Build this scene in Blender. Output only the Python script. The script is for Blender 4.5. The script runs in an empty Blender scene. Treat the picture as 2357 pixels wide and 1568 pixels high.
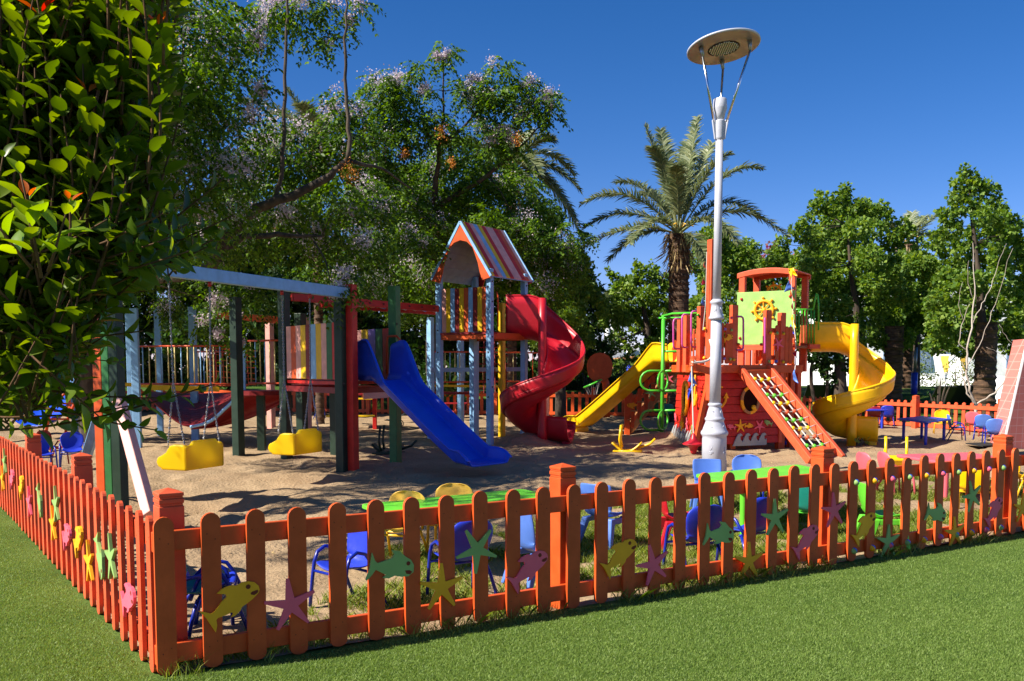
import bpy, bmesh, random
import numpy as np
from math import *
from mathutils import Vector, Matrix
C = bpy.context.scene.collection
# ---------------------------------------------------------------- camera, sky, sun, exposure
F = 2150.0; PT = radians(4.5); HE = 1.6; CX = 1178.5; HY = 845.0; CY = HY + F*tan(PT)
sc = bpy.context.scene
cd = bpy.data.cameras.new('camera'); cam = bpy.data.objects.new('camera', cd); C.objects.link(cam)
cam.location = (0, 0, HE); cam.rotation_euler = (pi/2 - PT, 0, 0)
cd.sensor_width = 36; cd.lens = F/2357*36; cd.shift_y = (CY-784)/2357; cd.clip_end = 2000; cd.clip_start = .05
sc.camera = cam
SEL = radians(41); SAZ = radians(-112)      # sun elevation, azimuth from +Y clockwise
sun_dir = Vector((sin(SAZ)*cos(SEL), cos(SAZ)*cos(SEL), sin(SEL)))
w = bpy.data.worlds.new('World'); sc.world = w; w.use_nodes = True
nt = w.node_tree; bg = nt.nodes['Background']
sky = nt.nodes.new('ShaderNodeTexSky'); sky.sky_type = 'NISHITA'; sky.sun_disc = False
sky.sun_elevation = SEL; sky.sun_rotation = SAZ; sky.air_density = .75; sky.dust_density = .35; sky.ozone_density = 4.0; sky.altitude = 800
hs_ = nt.nodes.new('ShaderNodeHueSaturation'); hs_.inputs['Saturation'].default_value = 1.3; vm_ = nt.nodes.new('ShaderNodeVectorMath'); vm_.operation = 'MULTIPLY'; vm_.inputs[1].default_value = (1.36, .95, 1.04); nt.links.new(sky.outputs[0], hs_.inputs['Color']); nt.links.new(hs_.outputs[0], vm_.inputs[0]); nt.links.new(vm_.outputs[0], bg.inputs[0]); bg.inputs[1].default_value = .072
sl = bpy.data.lights.new('sun', 'SUN'); sl.energy = 4.7; sl.angle = radians(.53); sl.color = (1, .93, .82)
so = bpy.data.objects.new('sun', sl); C.objects.link(so); so.rotation_euler = (-sun_dir).to_track_quat('-Z', 'Y').to_euler(); so.location = (-20, -8, 20)
sc.view_settings.view_transform = 'Standard'; sc.view_settings.look = 'None'; sc.view_settings.exposure = 1.0; sc.view_settings.gamma = 1
# ---------------------------------------------------------------- pixel (2357 x 1568) -> world helpers
def ray(x, y):
    u = (x-CX)/F; v = (CY-y)/F
    return (u, cos(PT)+v*sin(PT), -sin(PT)+v*cos(PT))
def G(x, y, h=0.0):
    r = ray(x, y); t = (h-HE)/r[2]; return Vector((r[0]*t, r[1]*t, h))
def A(x, y, Y):
    r = ray(x, y); t = Y/r[1]; return Vector((r[0]*t, Y, HE+r[2]*t))
def PL(x, y, O, N):                          # on the vertical plane through O with normal N
    r = Vector(ray(x, y)); N = Vector((N[0], N[1], 0)); o = Vector((O[0], O[1], 0))
    t = o.dot(N)/r.dot(N); p = r*t; p.z += HE; return p
def DIR(xv):
    u = (xv-CX)/F*cos(PT); n = hypot(u, 1); return Vector((u/n, 1/n, 0))
# ---------------------------------------------------------------- materials
def lin(c): return tuple((v/255/12.92 if v/255 <= .04045 else ((v/255+.055)/1.055)**2.4) for v in c)
def newmat(name):
    m = bpy.data.materials.new(name); m.use_nodes = True; return m, m.node_tree, m.node_tree.nodes['Principled BSDF']
def nd(t, kind, **kw):
    n = t.nodes.new(kind)
    for k, v in kw.items(): setattr(n, k, v)
    return n
def noise_mix(t, b, c1, c2, scale, lo=.35, hi=.65, coord='Object', detail=6, rough=.6):
    tc = nd(t, 'ShaderNodeTexCoord'); n = nd(t, 'ShaderNodeTexNoise'); n.inputs['Scale'].default_value = scale; n.inputs['Detail'].default_value = detail; n.inputs['Roughness'].default_value = rough
    r = nd(t, 'ShaderNodeValToRGB'); r.color_ramp.elements[0].position = lo; r.color_ramp.elements[1].position = hi
    r.color_ramp.elements[0].color = (*c1, 1); r.color_ramp.elements[1].color = (*c2, 1)
    t.links.new(tc.outputs[coord], n.inputs['Vector']); t.links.new(n.outputs['Fac'], r.inputs[0])
    if b: t.links.new(r.outputs[0], b.inputs['Base Color'])
    return tc, n, r
def wood(name, rgb, rough=.5, var=.14, grain=0.0):
    m, t, b = newmat(name); c = lin(rgb); d = tuple(v*(1-var) for v in c); e = tuple(min(1, v*(1+var*.5)+.004) for v in c)
    tc, n, r = noise_mix(t, b, d, e, 7); gg = nd(t, 'ShaderNodeNewGeometry'); t.links.new(gg.outputs['Position'], n.inputs['Vector'])
    oi = nd(t, 'ShaderNodeObjectInfo'); mr = nd(t, 'ShaderNodeMapRange'); mr.inputs['To Min'].default_value = .9; mr.inputs['To Max'].default_value = 1.06; hs = nd(t, 'ShaderNodeHueSaturation'); t.links.new(oi.outputs['Random'], mr.inputs[0]); t.links.new(mr.outputs[0], hs.inputs['Value']); t.links.new(r.outputs[0], hs.inputs['Color']); t.links.new(hs.outputs[0], b.inputs['Base Color'])
    mp = nd(t, 'ShaderNodeMapping'); mp.inputs['Scale'].default_value = (34, 34, 3.0)
    n2 = nd(t, 'ShaderNodeTexNoise'); n2.inputs['Scale'].default_value = 2; n2.inputs['Detail'].default_value = 5
    bp = nd(t, 'ShaderNodeBump'); bp.inputs['Strength'].default_value = .22; bp.inputs['Distance'].default_value = .004
    t.links.new(tc.outputs['Object'], mp.inputs[0]); t.links.new(mp.outputs[0], n2.inputs['Vector']); t.links.new(n2.outputs['Fac'], bp.inputs['Height']); t.links.new(bp.outputs[0], b.inputs['Normal'])
    b.inputs['Roughness'].default_value = rough; b.inputs['Specular IOR Level'].default_value = .35
    return m
def plastic(name, rgb, rough=.32, spec=.5):
    m, t, b = newmat(name); c = lin(rgb)
    tc, n, r = noise_mix(t, b, tuple(v*.88 for v in c), tuple(min(1, v*1.04+.003) for v in c), 3.5)
    n2 = nd(t, 'ShaderNodeTexNoise'); n2.inputs['Scale'].default_value = 40; n2.inputs['Detail'].default_value = 4
    mr = nd(t, 'ShaderNodeMapRange'); mr.inputs['To Min'].default_value = rough-.06; mr.inputs['To Max'].default_value = rough+.14
    t.links.new(tc.outputs['Object'], n2.inputs['Vector']); t.links.new(n2.outputs['Fac'], mr.inputs[0]); t.links.new(mr.outputs[0], b.inputs['Roughness'])
    b.inputs['Specular IOR Level'].default_value = spec
    return m
def metal(name, rgb, rough=.35, met=.9):
    m, t, b = newmat(name); b.inputs['Base Color'].default_value = (*lin(rgb), 1); b.inputs['Metallic'].default_value = met
    tc = nd(t, 'ShaderNodeTexCoord'); n2 = nd(t, 'ShaderNodeTexNoise'); n2.inputs['Scale'].default_value = 12
    mr = nd(t, 'ShaderNodeMapRange'); mr.inputs['To Min'].default_value = rough*.7; mr.inputs['To Max'].default_value = rough*1.4
    t.links.new(tc.outputs['Object'], n2.inputs['Vector']); t.links.new(n2.outputs['Fac'], mr.inputs[0]); t.links.new(mr.outputs[0], b.inputs['Roughness'])
    return m
def leafmat(name, cols, trans=.35, rough=.5, spec=.3, nscale=None, tint=None):
    m, t, b = newmat(name)
    g = nd(t, 'ShaderNodeNewGeometry'); r = nd(t, 'ShaderNodeValToRGB'); cr = r.color_ramp
    while len(cr.elements) < len(cols): cr.elements.new(.5)
    for i, c in enumerate(cols): cr.elements[i].position = i/(len(cols)-1) if len(cols) > 1 else 0; cr.elements[i].color = (*lin(c), 1)
    t.links.new(g.outputs['Random Per Island'], r.inputs[0]); t.links.new(r.outputs[0], b.inputs['Base Color'])
    b.inputs['Roughness'].default_value = rough; b.inputs['Specular IOR Level'].default_value = spec
    tr = nd(t, 'ShaderNodeBsdfTranslucent'); mx = nd(t, 'ShaderNodeMixShader'); mx.inputs[0].default_value = trans
    hs = nd(t, 'ShaderNodeHueSaturation'); hs.inputs['Hue'].default_value = .485; hs.inputs['Saturation'].default_value = 1.15; hs.inputs['Value'].default_value = 1.7
    t.links.new(r.outputs[0], hs.inputs['Color']); t.links.new(hs.outputs[0], tr.inputs[0])
    out = t.nodes['Material Output']; t.links.new(b.outputs[0], mx.inputs[1]); t.links.new(tr.outputs[0], mx.inputs[2]); t.links.new(mx.outputs[0], out.inputs[0])
    return m
def barkmat(name, c1, c2, scale=9, strength=.9, ring=0):
    m, t, b = newmat(name); tc, n, r = noise_mix(t, b, lin(c1), lin(c2), scale, .3, .7)
    mp = nd(t, 'ShaderNodeMapping'); mp.inputs['Scale'].default_value = (1, 1, ring if ring else .3)
    t.links.new(tc.outputs['Object'], mp.inputs[0]); t.links.new(mp.outputs[0], n.inputs['Vector'])
    bp = nd(t, 'ShaderNodeBump'); bp.inputs['Strength'].default_value = strength; bp.inputs['Distance'].default_value = .03
    t.links.new(n.outputs['Fac'], bp.inputs['Height']); t.links.new(bp.outputs[0], b.inputs['Normal']); b.inputs['Roughness'].default_value = .9
    return m
M = {}
M['orange'] = wood('orange_paint', (208, 84, 30)); M['coral'] = wood('coral_and_sunlit_orange', (220, 92, 54)); M['red'] = wood('red_paint', (198, 36, 24)); M['hull'] = wood('hull_red_paint', (190, 34, 26))  # coral: sunlit copy of the fence orange, also the coral ship timber
M['maroon'] = wood('maroon_paint', (128, 26, 26)); M['pinkw'] = wood('pale_pink_paint', (226, 164, 150)); M['yelw'] = wood('yellow_paint', (232, 186, 14)); M['ltblue'] = wood('light_blue_paint', (136, 182, 220))
M['green'] = wood('green_paint', (44, 104, 52)); M['dkgreen'] = wood('dark_green_paint', (30, 52, 36)); M['lilac'] = wood('lilac_paint', (150, 120, 190)); M['cream'] = wood('cream_paint', (222, 200, 130))
M['lime'] = wood('pale_lime_paint', (160, 212, 112)); M['brownw'] = wood('tan_timber', (170, 120, 76)); M['greyblue'] = wood('grey_blue_paint', (130, 150, 178))
M['p_blue'] = plastic('blue_plastic', (30, 78, 212), .28); M['p_dblue'] = plastic('deep_blue_plastic', (38, 60, 192), .3); M['p_ltblue'] = plastic('light_blue_plastic', (84, 124, 206), .35); M['p_red'] = plastic('red_plastic', (190, 24, 40), .36)
M['p_maroon'] = plastic('dark_red_plastic', (150, 24, 30), .35); M['p_yellow'] = plastic('yellow_plastic', (250, 196, 6), .3); M['p_lemon'] = plastic('pale_yellow_plastic', (250, 200, 76), .35); M['p_lime'] = plastic('lime_plastic', (104, 208, 52), .35)
M['p_pink'] = plastic('pink_plastic', (230, 100, 112), .35); M['p_teal'] = plastic('teal_plastic', (20, 128, 112), .35); M['p_black'] = plastic('black_plastic', (22, 26, 24), .5)
M['o_yellow'] = plastic('ornament_yellow', (255, 176, 0), .6); M['o_pink'] = plastic('ornament_pink', (246, 98, 118), .6); M['o_green'] = plastic('ornament_green', (144, 180, 98), .6); M['o_hole'] = plastic('ornament_hole', (122, 44, 14), .8); M['o_blue'] = plastic('knob_blue', (30, 90, 200), .35)
M['steelw'] = metal('galvanised_steel', (168, 168, 168), .4); M['lamp'] = plastic('grey_cast_paint', (188, 190, 200), .42); M['lampu'] = metal('polished_reflector', (186, 188, 192), .35, .5); M['chrome'] = metal('chrome_rod', (210, 212, 216), .2, 1)
M['blued'] = plastic('blue_tube_paint', (16, 40, 150), .25); M['redt'] = plastic('red_tube_paint', (186, 30, 24), .3); M['greent'] = plastic('green_tube_paint', (78, 188, 50), .3); M['pinkt'] = plastic('magenta_tube_paint', (206, 84, 160), .3); M['orange_t'] = plastic('orange_tube_paint', (206, 74, 22), .4); M['yellt'] = plastic('yellow_tube_paint', (228, 176, 20), .3)
M['rope'] = plastic('white_rope', (214, 206, 194), .9, .1); M['white'] = plastic('white_plaster', (250, 250, 246), .8, .2); M['greywv'] = plastic('grey_wave_board', (160, 166, 164), .7)
M['dark'] = plastic('painted_dark_interior', (40, 16, 12), .9, .1); M['cloth'] = plastic('white_canvas', (236, 236, 232), .9, .1); M['rubber'] = plastic('dark_rubber_mat', (52, 52, 50), .9, .1); M['net'] = plastic('brown_net_cord', (80, 52, 36), .9, .1)
M['bark'] = barkmat('grey_bark', (70, 62, 52), (130, 116, 98)); M['bark_d'] = barkmat('dark_bark', (44, 36, 30), (92, 78, 64)); M['bark_p'] = barkmat('palm_bark', (34, 24, 18), (112, 84, 60), 5, 1.0, 5); M['bark_w'] = barkmat('pale_bark', (150, 134, 118), (206, 194, 180), 6, .4); M['stem'] = barkmat('reddish_stem', (70, 50, 26), (110, 74, 40), 20, .3)
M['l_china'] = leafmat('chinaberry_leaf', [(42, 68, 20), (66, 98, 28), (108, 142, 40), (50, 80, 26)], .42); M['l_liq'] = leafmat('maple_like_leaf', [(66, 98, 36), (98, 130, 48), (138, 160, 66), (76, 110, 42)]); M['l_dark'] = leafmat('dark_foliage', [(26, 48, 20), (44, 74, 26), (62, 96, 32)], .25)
M['l_bush'] = leafmat('shrub_leaf', [(56, 82, 20), (84, 108, 24), (112, 132, 30), (66, 92, 22)], .42, .36, .4); M['l_new'] = leafmat('young_shrub_leaf', [(112, 146, 26), (142, 164, 38), (100, 132, 26)], .5, .35, .5); M['l_tip'] = leafmat('orange_shoot_leaf', [(190, 88, 26), (214, 120, 40), (160, 60, 30)], .5)
M['l_palm'] = leafmat('palm_leaflet', [(78, 96, 66), (110, 124, 84), (146, 150, 104), (92, 108, 74)], .25, .45, .5); M['l_dry'] = leafmat('dry_palm_leaflet', [(150, 126, 84), (190, 166, 116), (120, 96, 62)], .2); M['flower'] = leafmat('lilac_blossom', [(196, 178, 188), (220, 208, 212), (168, 152, 168)], .3)
M['berry'] = leafmat('orange_berries', [(200, 120, 30), (220, 150, 60), (160, 90, 30)], .1); M['l_hedge'] = leafmat('hedge_leaf', [(60, 84, 34), (92, 112, 50), (120, 132, 64)], .2); M['l_bouga'] = leafmat('magenta_blossom', [(170, 70, 100), (130, 90, 80), (190, 90, 110)], .3)
M['l_grass'] = leafmat('turf_blade', [(94, 122, 50), (114, 140, 62), (146, 166, 90), (100, 130, 54)], .3, .5, .3); M['l_weed'] = leafmat('rough_grass_blade', [(86, 116, 38), (128, 148, 56), (168, 170, 92)], .35)
M['p_yell_thin'], t_, b_ = newmat('thin_yellow_plastic'); b_.inputs['Base Color'].default_value = (*lin((246, 218, 24)), 1); b_.inputs['Roughness'].default_value = .35; tr_ = nd(t_, 'ShaderNodeBsdfTranslucent'); tr_.inputs[0].default_value = (*lin((250, 226, 20)), 1); mx_ = nd(t_, 'ShaderNodeMixShader'); mx_.inputs[0].default_value = .55; t_.links.new(b_.outputs[0], mx_.inputs[1]); t_.links.new(tr_.outputs[0], mx_.inputs[2]); t_.links.new(mx_.outputs[0], t_.nodes['Material Output'].inputs[0])
stripes = {'p': M['pinkw'], 'y': M['yelw'], 'b': M['ltblue'], 'm': M['maroon'], 'o': M['orange'], 'g': M['green'], 'r': M['red'], 'l': M['lilac']}
# ---------------------------------------------------------------- mesh builder
class MB:
    def __init__(s): s.V = []; s.Fc = []; s.mi = []; s.cur = 0; s.mats = []
    def mat(s, m):
        if m not in s.mats: s.mats.append(m)
        s.cur = s.mats.index(m); return s
    def add(s, vs, fs):
        o = len(s.V); s.V += [Vector(v) for v in vs]
        for f in fs: s.Fc.append(tuple(i+o for i in f)); s.mi.append(s.cur)
        return s
    def hexa(s, P):     # 8 points: bottom 4 (ccw) then top 4
        return s.add(P, [(3, 2, 1, 0), (4, 5, 6, 7), (0, 1, 5, 4), (1, 2, 6, 5), (2, 3, 7, 6), (3, 0, 4, 7)])
    def box(s, c, sx, sy, sz, yaw=0):
        c = Vector(c); a = Vector((cos(yaw), sin(yaw), 0))*sx/2; b = Vector((-sin(yaw), cos(yaw), 0))*sy/2; h = Vector((0, 0, sz/2))
        return s.hexa([c-a-b-h, c+a-b-h, c+a+b-h, c-a+b-h, c-a-b+h, c+a-b+h, c+a+b+h, c-a+b+h])
    def post(s, p, z0, z1, wd, dp=None, yaw=0):
        dp = dp or wd; return s.box((p[0], p[1], (z0+z1)/2), wd, dp, z1-z0, yaw)
    def beam(s, p, q, wd, ht, up=(0, 0, 1)):     # wd across, ht along 'up'
        p = Vector(p); q = Vector(q); d = (q-p).normalized(); sd = d.cross(Vector(up)).normalized()*wd/2; u = sd.cross(d).normalized()*ht/2
        return s.hexa([p-sd-u, p+sd-u, q+sd-u, q-sd-u, p-sd+u, p+sd+u, q+sd+u, q-sd+u])
    def tube(s, pts, r, n=8, closed=False):
        pts = [Vector(p) for p in pts]; k = len(pts); rs = r if isinstance(r, (list, tuple)) else [r]*k
        vs = []; prev = None
        for i, p in enumerate(pts):
            if closed: d = pts[(i+1) % k]-pts[i-1]
            else: d = pts[min(i+1, k-1)]-pts[max(i-1, 0)]
            d.normalize()
            if prev is None:
                a = Vector((0, 0, 1)) if abs(d.z) < .9 else Vector((1, 0, 0)); u = d.cross(a).normalized()
            else: u = (prev-d*prev.dot(d)).normalized()
            prev = u; v = d.cross(u)
            for j in range(n): an = 2*pi*j/n; vs.append(p+(u*cos(an)+v*sin(an))*rs[i])
        fs = []
        for i in range(k if closed else k-1):
            i2 = (i+1) % k
            for j in range(n): j2 = (j+1) % n; fs.append((i*n+j, i*n+j2, i2*n+j2, i2*n+j))
        if not closed: fs += [tuple(range(n))[::-1], tuple((k-1)*n+j for j in range(n))]
        return s.add(vs, fs)
    def prism(s, poly, O, U, W, th):      # poly (u, v) in O + u U + v W, extruded th along U x W
        O = Vector(O); U = Vector(U); W = Vector(W); N = U.cross(W).normalized()*th; k = len(poly)
        a = [O+U*u+W*v for u, v in poly]; b = [p+N for p in a]
        return s.add(a+b, [tuple(range(k))[::-1], tuple(range(k, 2*k))]+[(i, (i+1) % k, k+(i+1) % k, k+i) for i in range(k)])
    def lathe(s, prof, c, n=24, ang0=0, tilt=None):
        vs = []; k = len(prof)
        for r, z in prof:
            for j in range(n):
                an = ang0+2*pi*j/n; v = Vector((r*cos(an), r*sin(an), z))
                if tilt: v = tilt @ v
                vs.append(Vector(c)+v)
        fs = [(i*n+j, i*n+(j+1) % n, (i+1)*n+(j+1) % n, (i+1)*n+j) for i in range(k-1) for j in range(n)]
        fs += [tuple(range(n))[::-1], tuple((k-1)*n+j for j in range(n))]
        return s.add(vs, fs)
    def grid(s, fn, nu, nv):
        vs = [fn(i/nu, j/nv) for i in range(nu+1) for j in range(nv+1)]
        return s.add(vs, [(i*(nv+1)+j, (i+1)*(nv+1)+j, (i+1)*(nv+1)+j+1, i*(nv+1)+j+1) for i in range(nu) for j in range(nv)])
    def build(s, name, m=None, parent=None, smooth=False, bevel=0, solid=0, local=False, sub=0, seg=2):
        me = bpy.data.meshes.new(name); off = Vector((0, 0, 0))
        p = parent
        while p is not None and not local: off += p.location; p = p.parent
        me.from_pydata([v-off for v in s.V], [], s.Fc)
        for mm in ([m] if m else s.mats): me.materials.append(mm)
        if not m: me.polygons.foreach_set('material_index', s.mi)
        if smooth: me.polygons.foreach_set('use_smooth', [True]*len(me.polygons))
        me.update()
        o = bpy.data.objects.new(name, me); C.objects.link(o)
        if parent: o.parent = parent
        if solid: md = o.modifiers.new('solid', 'SOLIDIFY'); md.thickness = solid; md.offset = 0
        if bevel: md = o.modifiers.new('bevel', 'BEVEL'); md.width = bevel; md.segments = seg; md.limit_method = 'ANGLE'; md.angle_limit = radians(40)
        if sub: md = o.modifiers.new('sub', 'SUBSURF'); md.levels = sub; md.render_levels = sub
        return o
def fix_normals(o):
    bm = bmesh.new(); bm.from_mesh(o.data); bmesh.ops.recalc_face_normals(bm, faces=bm.faces); bm.to_mesh(o.data); bm.free(); return o
def tag(o, label, cat, group=None, kind=None):
    o['label'] = label
    if cat: o['category'] = cat
    if group: o['group'] = group
    if kind: o['kind'] = kind
    return o
def thing(name, label, cat, loc=(0, 0, 0), rz=0, group=None):
    o = bpy.data.objects.new(name, None); C.objects.link(o); o.location = loc; o.rotation_euler = (0, 0, rz); o.empty_display_size = .1
    return tag(o, label, cat, group)
def copy_tree(o, parent=None):
    c = o.copy(); C.objects.link(c); c.parent = parent
    for ch in list(o.children): copy_tree(ch, c)
    return c
def polys(name, P, mats, parent=None, mi=None, smooth=False):   # P: (N, k, 3) float array of N separate k-gons
    P = np.asarray(P, dtype=np.float32); N, k, _ = P.shape
    off = np.zeros(3, np.float32); p = parent
    while p is not None: off += np.array(p.location, np.float32); p = p.parent
    me = bpy.data.meshes.new(name); me.vertices.add(N*k); me.vertices.foreach_set('co', (P-off).reshape(-1))
    me.loops.add(N*k); me.loops.foreach_set('vertex_index', np.arange(N*k, dtype=np.int32))
    me.polygons.add(N); me.polygons.foreach_set('loop_start', np.arange(0, N*k, k, dtype=np.int32))
    for m in mats: me.materials.append(m)
    if mi is not None: me.polygons.foreach_set('material_index', np.asarray(mi, np.int32))
    me.update(calc_edges=True); me.validate()
    o = bpy.data.objects.new(name, me); C.objects.link(o)
    if parent: o.parent = parent
    return o
def unit(a): return a/np.maximum(np.linalg.norm(a, axis=-1, keepdims=True), 1e-6)
R = np.random.default_rng(7); random.seed(5)
# ---------------------------------------------------------------- fence lines and the ground
C0 = G(370, 1555); UF = DIR(4627); UL = DIR(-295)
NF = Vector((-UF.y, UF.x, 0)); NL = Vector((UL.y, -UL.x, 0))   # inward normals
BL = A(-60, 845, 36.0); BC = A(1853, 845, 28.6); BR = A(2420, 845, 21.0)   # back fence line
for v in (BL, BC, BR): v.z = 0
nB = Vector((-(BC-BL).y, (BC-BL).x, 0)).normalized(); nR = Vector((-(BR-BC).y, (BR-BC).x, 0)).normalized()
def steps(end, s0, g):
    a = [0.0]
    while a[-1] < end: a.append(a[-1]+s0+g*a[-1])
    return np.array(a)
def vnoise(x, y, s, seed=0):
    x = x/s; y = y/s; xi = np.floor(x).astype(int); yi = np.floor(y).astype(int); fx = x-xi; fy = y-yi; fx = fx*fx*(3-2*fx); fy = fy*fy*(3-2*fy)
    def h(a, b): n = (a*374761393+b*668265263+seed*1442695041) & 0xffffffff; n = ((n ^ (n >> 13))*1274126177) & 0xffffffff; return ((n ^ (n >> 16)) & 0xffff)/65535.
    return (h(xi, yi)*(1-fx)+h(xi+1, yi)*fx)*(1-fy)+(h(xi, yi+1)*(1-fx)+h(xi+1, yi+1)*fx)*fy
def fbm(x, y, s, o=4, seed=0):
    r = 0; a = 1; t = 0
    for i in range(o): r = r+a*vnoise(x, y, s/2**i, seed+i); t += a; a *= .5
    return r/t
def hsand(x, y):
    f = 1-np.abs(fbm(x, y, .55, 3, 9)*2-1)
    h = (fbm(x, y, 1.9, 4, 1)-.5)*.18+(fbm(x, y, .42, 4, 5)-.5)*.125+(f-.6)*.07-.01
    for (cx, cy, r, hh) in ((.25, 19.4, .45, .2), (3.6, 20.3, 1.1, .22), (3.5, 17.0, .5, .1), (0.1, 12.6, .7, .06), (-3.6, 11.1, .6, -.10), (-2.8, 13.0, .6, -.10), (-.15, 12.75, .45, -.12), (5.4, 15.7, .5, -.06)):
        h = h+hh*np.exp(-((x-cx)**2+(y-cy)**2)/r**2)
    return h
def ggrid(name, aa, bb, keep, hf, mat, kind='structure'):
    a, b = np.meshgrid(aa, bb, indexing='ij'); X = C0.x+UF.x*a+UL.x*b; Y = C0.y+UF.y*a+UL.y*b; Z = hf(X, Y, a, b)
    n, k = a.shape; I = (np.arange(n-1)[:, None]*k+np.arange(k-1)[None, :]).reshape(-1)
    q = np.stack([I, I+k, I+k+1, I+1], 1); cx = (X.reshape(-1)[q]).mean(1); cy = (Y.reshape(-1)[q]).mean(1)
    if keep is not None: q = q[keep(cx, cy)]
    me = bpy.data.meshes.new(name); me.vertices.add(n*k); me.vertices.foreach_set('co', np.stack([X, Y, Z], -1).astype(np.float32).reshape(-1))
    me.loops.add(q.size); me.loops.foreach_set('vertex_index', q.reshape(-1).astype(np.int32)); me.polygons.add(len(q)); me.polygons.foreach_set('loop_start', np.arange(0, q.size, 4, dtype=np.int32))
    me.materials.append(mat); me.update(calc_edges=True); me.polygons.foreach_set('use_smooth', [True]*len(me.polygons))
    o = bpy.data.objects.new(name, me); C.objects.link(o); o['kind'] = kind; return o
# sand
m, t, b = newmat('sand_ground'); tc, n, r = noise_mix(t, b, lin((150, 126, 98)), lin((182, 158, 126)), .9, .3, .7, detail=8)
n3 = nd(t, 'ShaderNodeTexNoise'); n3.inputs['Scale'].default_value = 130; n3.inputs['Detail'].default_value = 3; t.links.new(tc.outputs['Object'], n3.inputs['Vector'])
r3 = nd(t, 'ShaderNodeValToRGB'); r3.color_ramp.elements[0].position = .3; r3.color_ramp.elements[0].color = (.38, .34, .3, 1); r3.color_ramp.elements[1].position = .56; r3.color_ramp.elements[1].color = (1, 1, 1, 1); t.links.new(n3.outputs['Fac'], r3.inputs[0])
mx = nd(t, 'ShaderNodeMix', data_type='RGBA', blend_type='MULTIPLY'); mx.inputs[0].default_value = .75; t.links.new(r.outputs[0], mx.inputs[6]); t.links.new(r3.outputs[0], mx.inputs[7]); t.links.new(mx.outputs[2], b.inputs['Base Color'])
n2 = nd(t, 'ShaderNodeTexNoise'); n2.inputs['Scale'].default_value = 26; n2.inputs['Detail'].default_value = 8; t.links.new(tc.outputs['Object'], n2.inputs['Vector'])
bp = nd(t, 'ShaderNodeBump'); bp.inputs['Strength'].default_value = .9; bp.inputs['Distance'].default_value = .025; t.links.new(n2.outputs['Fac'], bp.inputs['Height']); t.links.new(bp.outputs[0], b.inputs['Normal']); b.inputs['Roughness'].default_value = 1; b.inputs['Specular IOR Level'].default_value = .05
MS = m
inB = lambda x, y: ((x-BL.x)*nB.x+(y-BL.y)*nB.y < .1) & ((x-BC.x)*nR.x+(y-BC.y)*nR.y < .1)
ggrid('sand', steps(46, .05, .0075), steps(46, .05, .0075), inB, lambda X, Y, a, b: hsand(X, Y)*np.clip(np.minimum(a, b)*1.5+.15, 0, 1), MS)
# lawn
def turf(name, c1, c2):
    m, t, b = newmat(name); tc, n, r = noise_mix(t, b, lin(c1), lin(c2), 1.3, .3, .7, detail=8)
    n3 = nd(t, 'ShaderNodeTexNoise'); n3.inputs['Scale'].default_value = 90; n3.inputs['Detail'].default_value = 4; t.links.new(tc.outputs['Object'], n3.inputs['Vector'])
    r3 = nd(t, 'ShaderNodeValToRGB'); r3.color_ramp.elements[0].position = .35; r3.color_ramp.elements[0].color = (.3, .34, .25, 1); r3.color_ramp.elements[1].position = .65; r3.color_ramp.elements[1].color = (1, 1, 1, 1); t.links.new(n3.outputs['Fac'], r3.inputs[0])
    mx = nd(t, 'ShaderNodeMix', data_type='RGBA', blend_type='MULTIPLY'); mx.inputs[0].default_value = .8; t.links.new(r.outputs[0], mx.inputs[6]); t.links.new(r3.outputs[0], mx.inputs[7]); t.links.new(mx.outputs[2], b.inputs['Base Color'])
    bp = nd(t, 'ShaderNodeBump'); bp.inputs['Strength'].default_value = .6; bp.inputs['Distance'].default_value = .02; t.links.new(n3.outputs['Fac'], bp.inputs['Height']); t.links.new(bp.outputs[0], b.inputs['Normal']); b.inputs['Roughness'].default_value = .95; b.inputs['Specular IOR Level'].default_value = .1
    return m
MT = turf('turf', (76, 104, 42), (108, 130, 60))
ap = np.concatenate([-steps(9, .07, .03)[::-1][:-1], steps(46, .12, .03)]); bn = -steps(9, .07, .03)[::-1]
hl = lambda X, Y, a, b: (fbm(X, Y, 2.5, 3, 3)-.5)*.04*np.clip(np.minimum(np.abs(a), np.abs(b))*2, 0, 1)-.004
ggrid('lawn', ap, bn, None, hl, MT)
ggrid('lawn', -steps(9, .07, .03)[::-1], steps(50, .12, .03), None, hl, MT)
MB().box((0, 60, -.85), 600, 600, 1).build('far_ground', turf('far_turf', (70, 96, 38), (106, 128, 56)))['kind'] = 'structure'
# slope of shaded lawn beyond the back fence
mb = MB(); 
def bank(u, v): 
    p = BL.lerp(BC, u*1.4-.2)+nB*(1.2+v*9); z = .08+.5*min(1, v*3)+.25*v; return Vector((p.x, p.y, z))
o = mb.grid(bank, 60, 12).build('grass_bank', turf('bank_turf', (62, 92, 34), (96, 124, 50)), smooth=True); o['kind'] = 'structure'
def bank2(u, v):
    p = BC.lerp(BR, u*1.3-.15)+nR*(.8+v*9); return Vector((p.x, p.y, .02+.1*v))
o = MB().grid(bank2, 20, 6).build('grass_bank', turf('bank_turf_right', (70, 100, 38), (104, 132, 56)), smooth=True); o['kind'] = 'structure'
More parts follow.
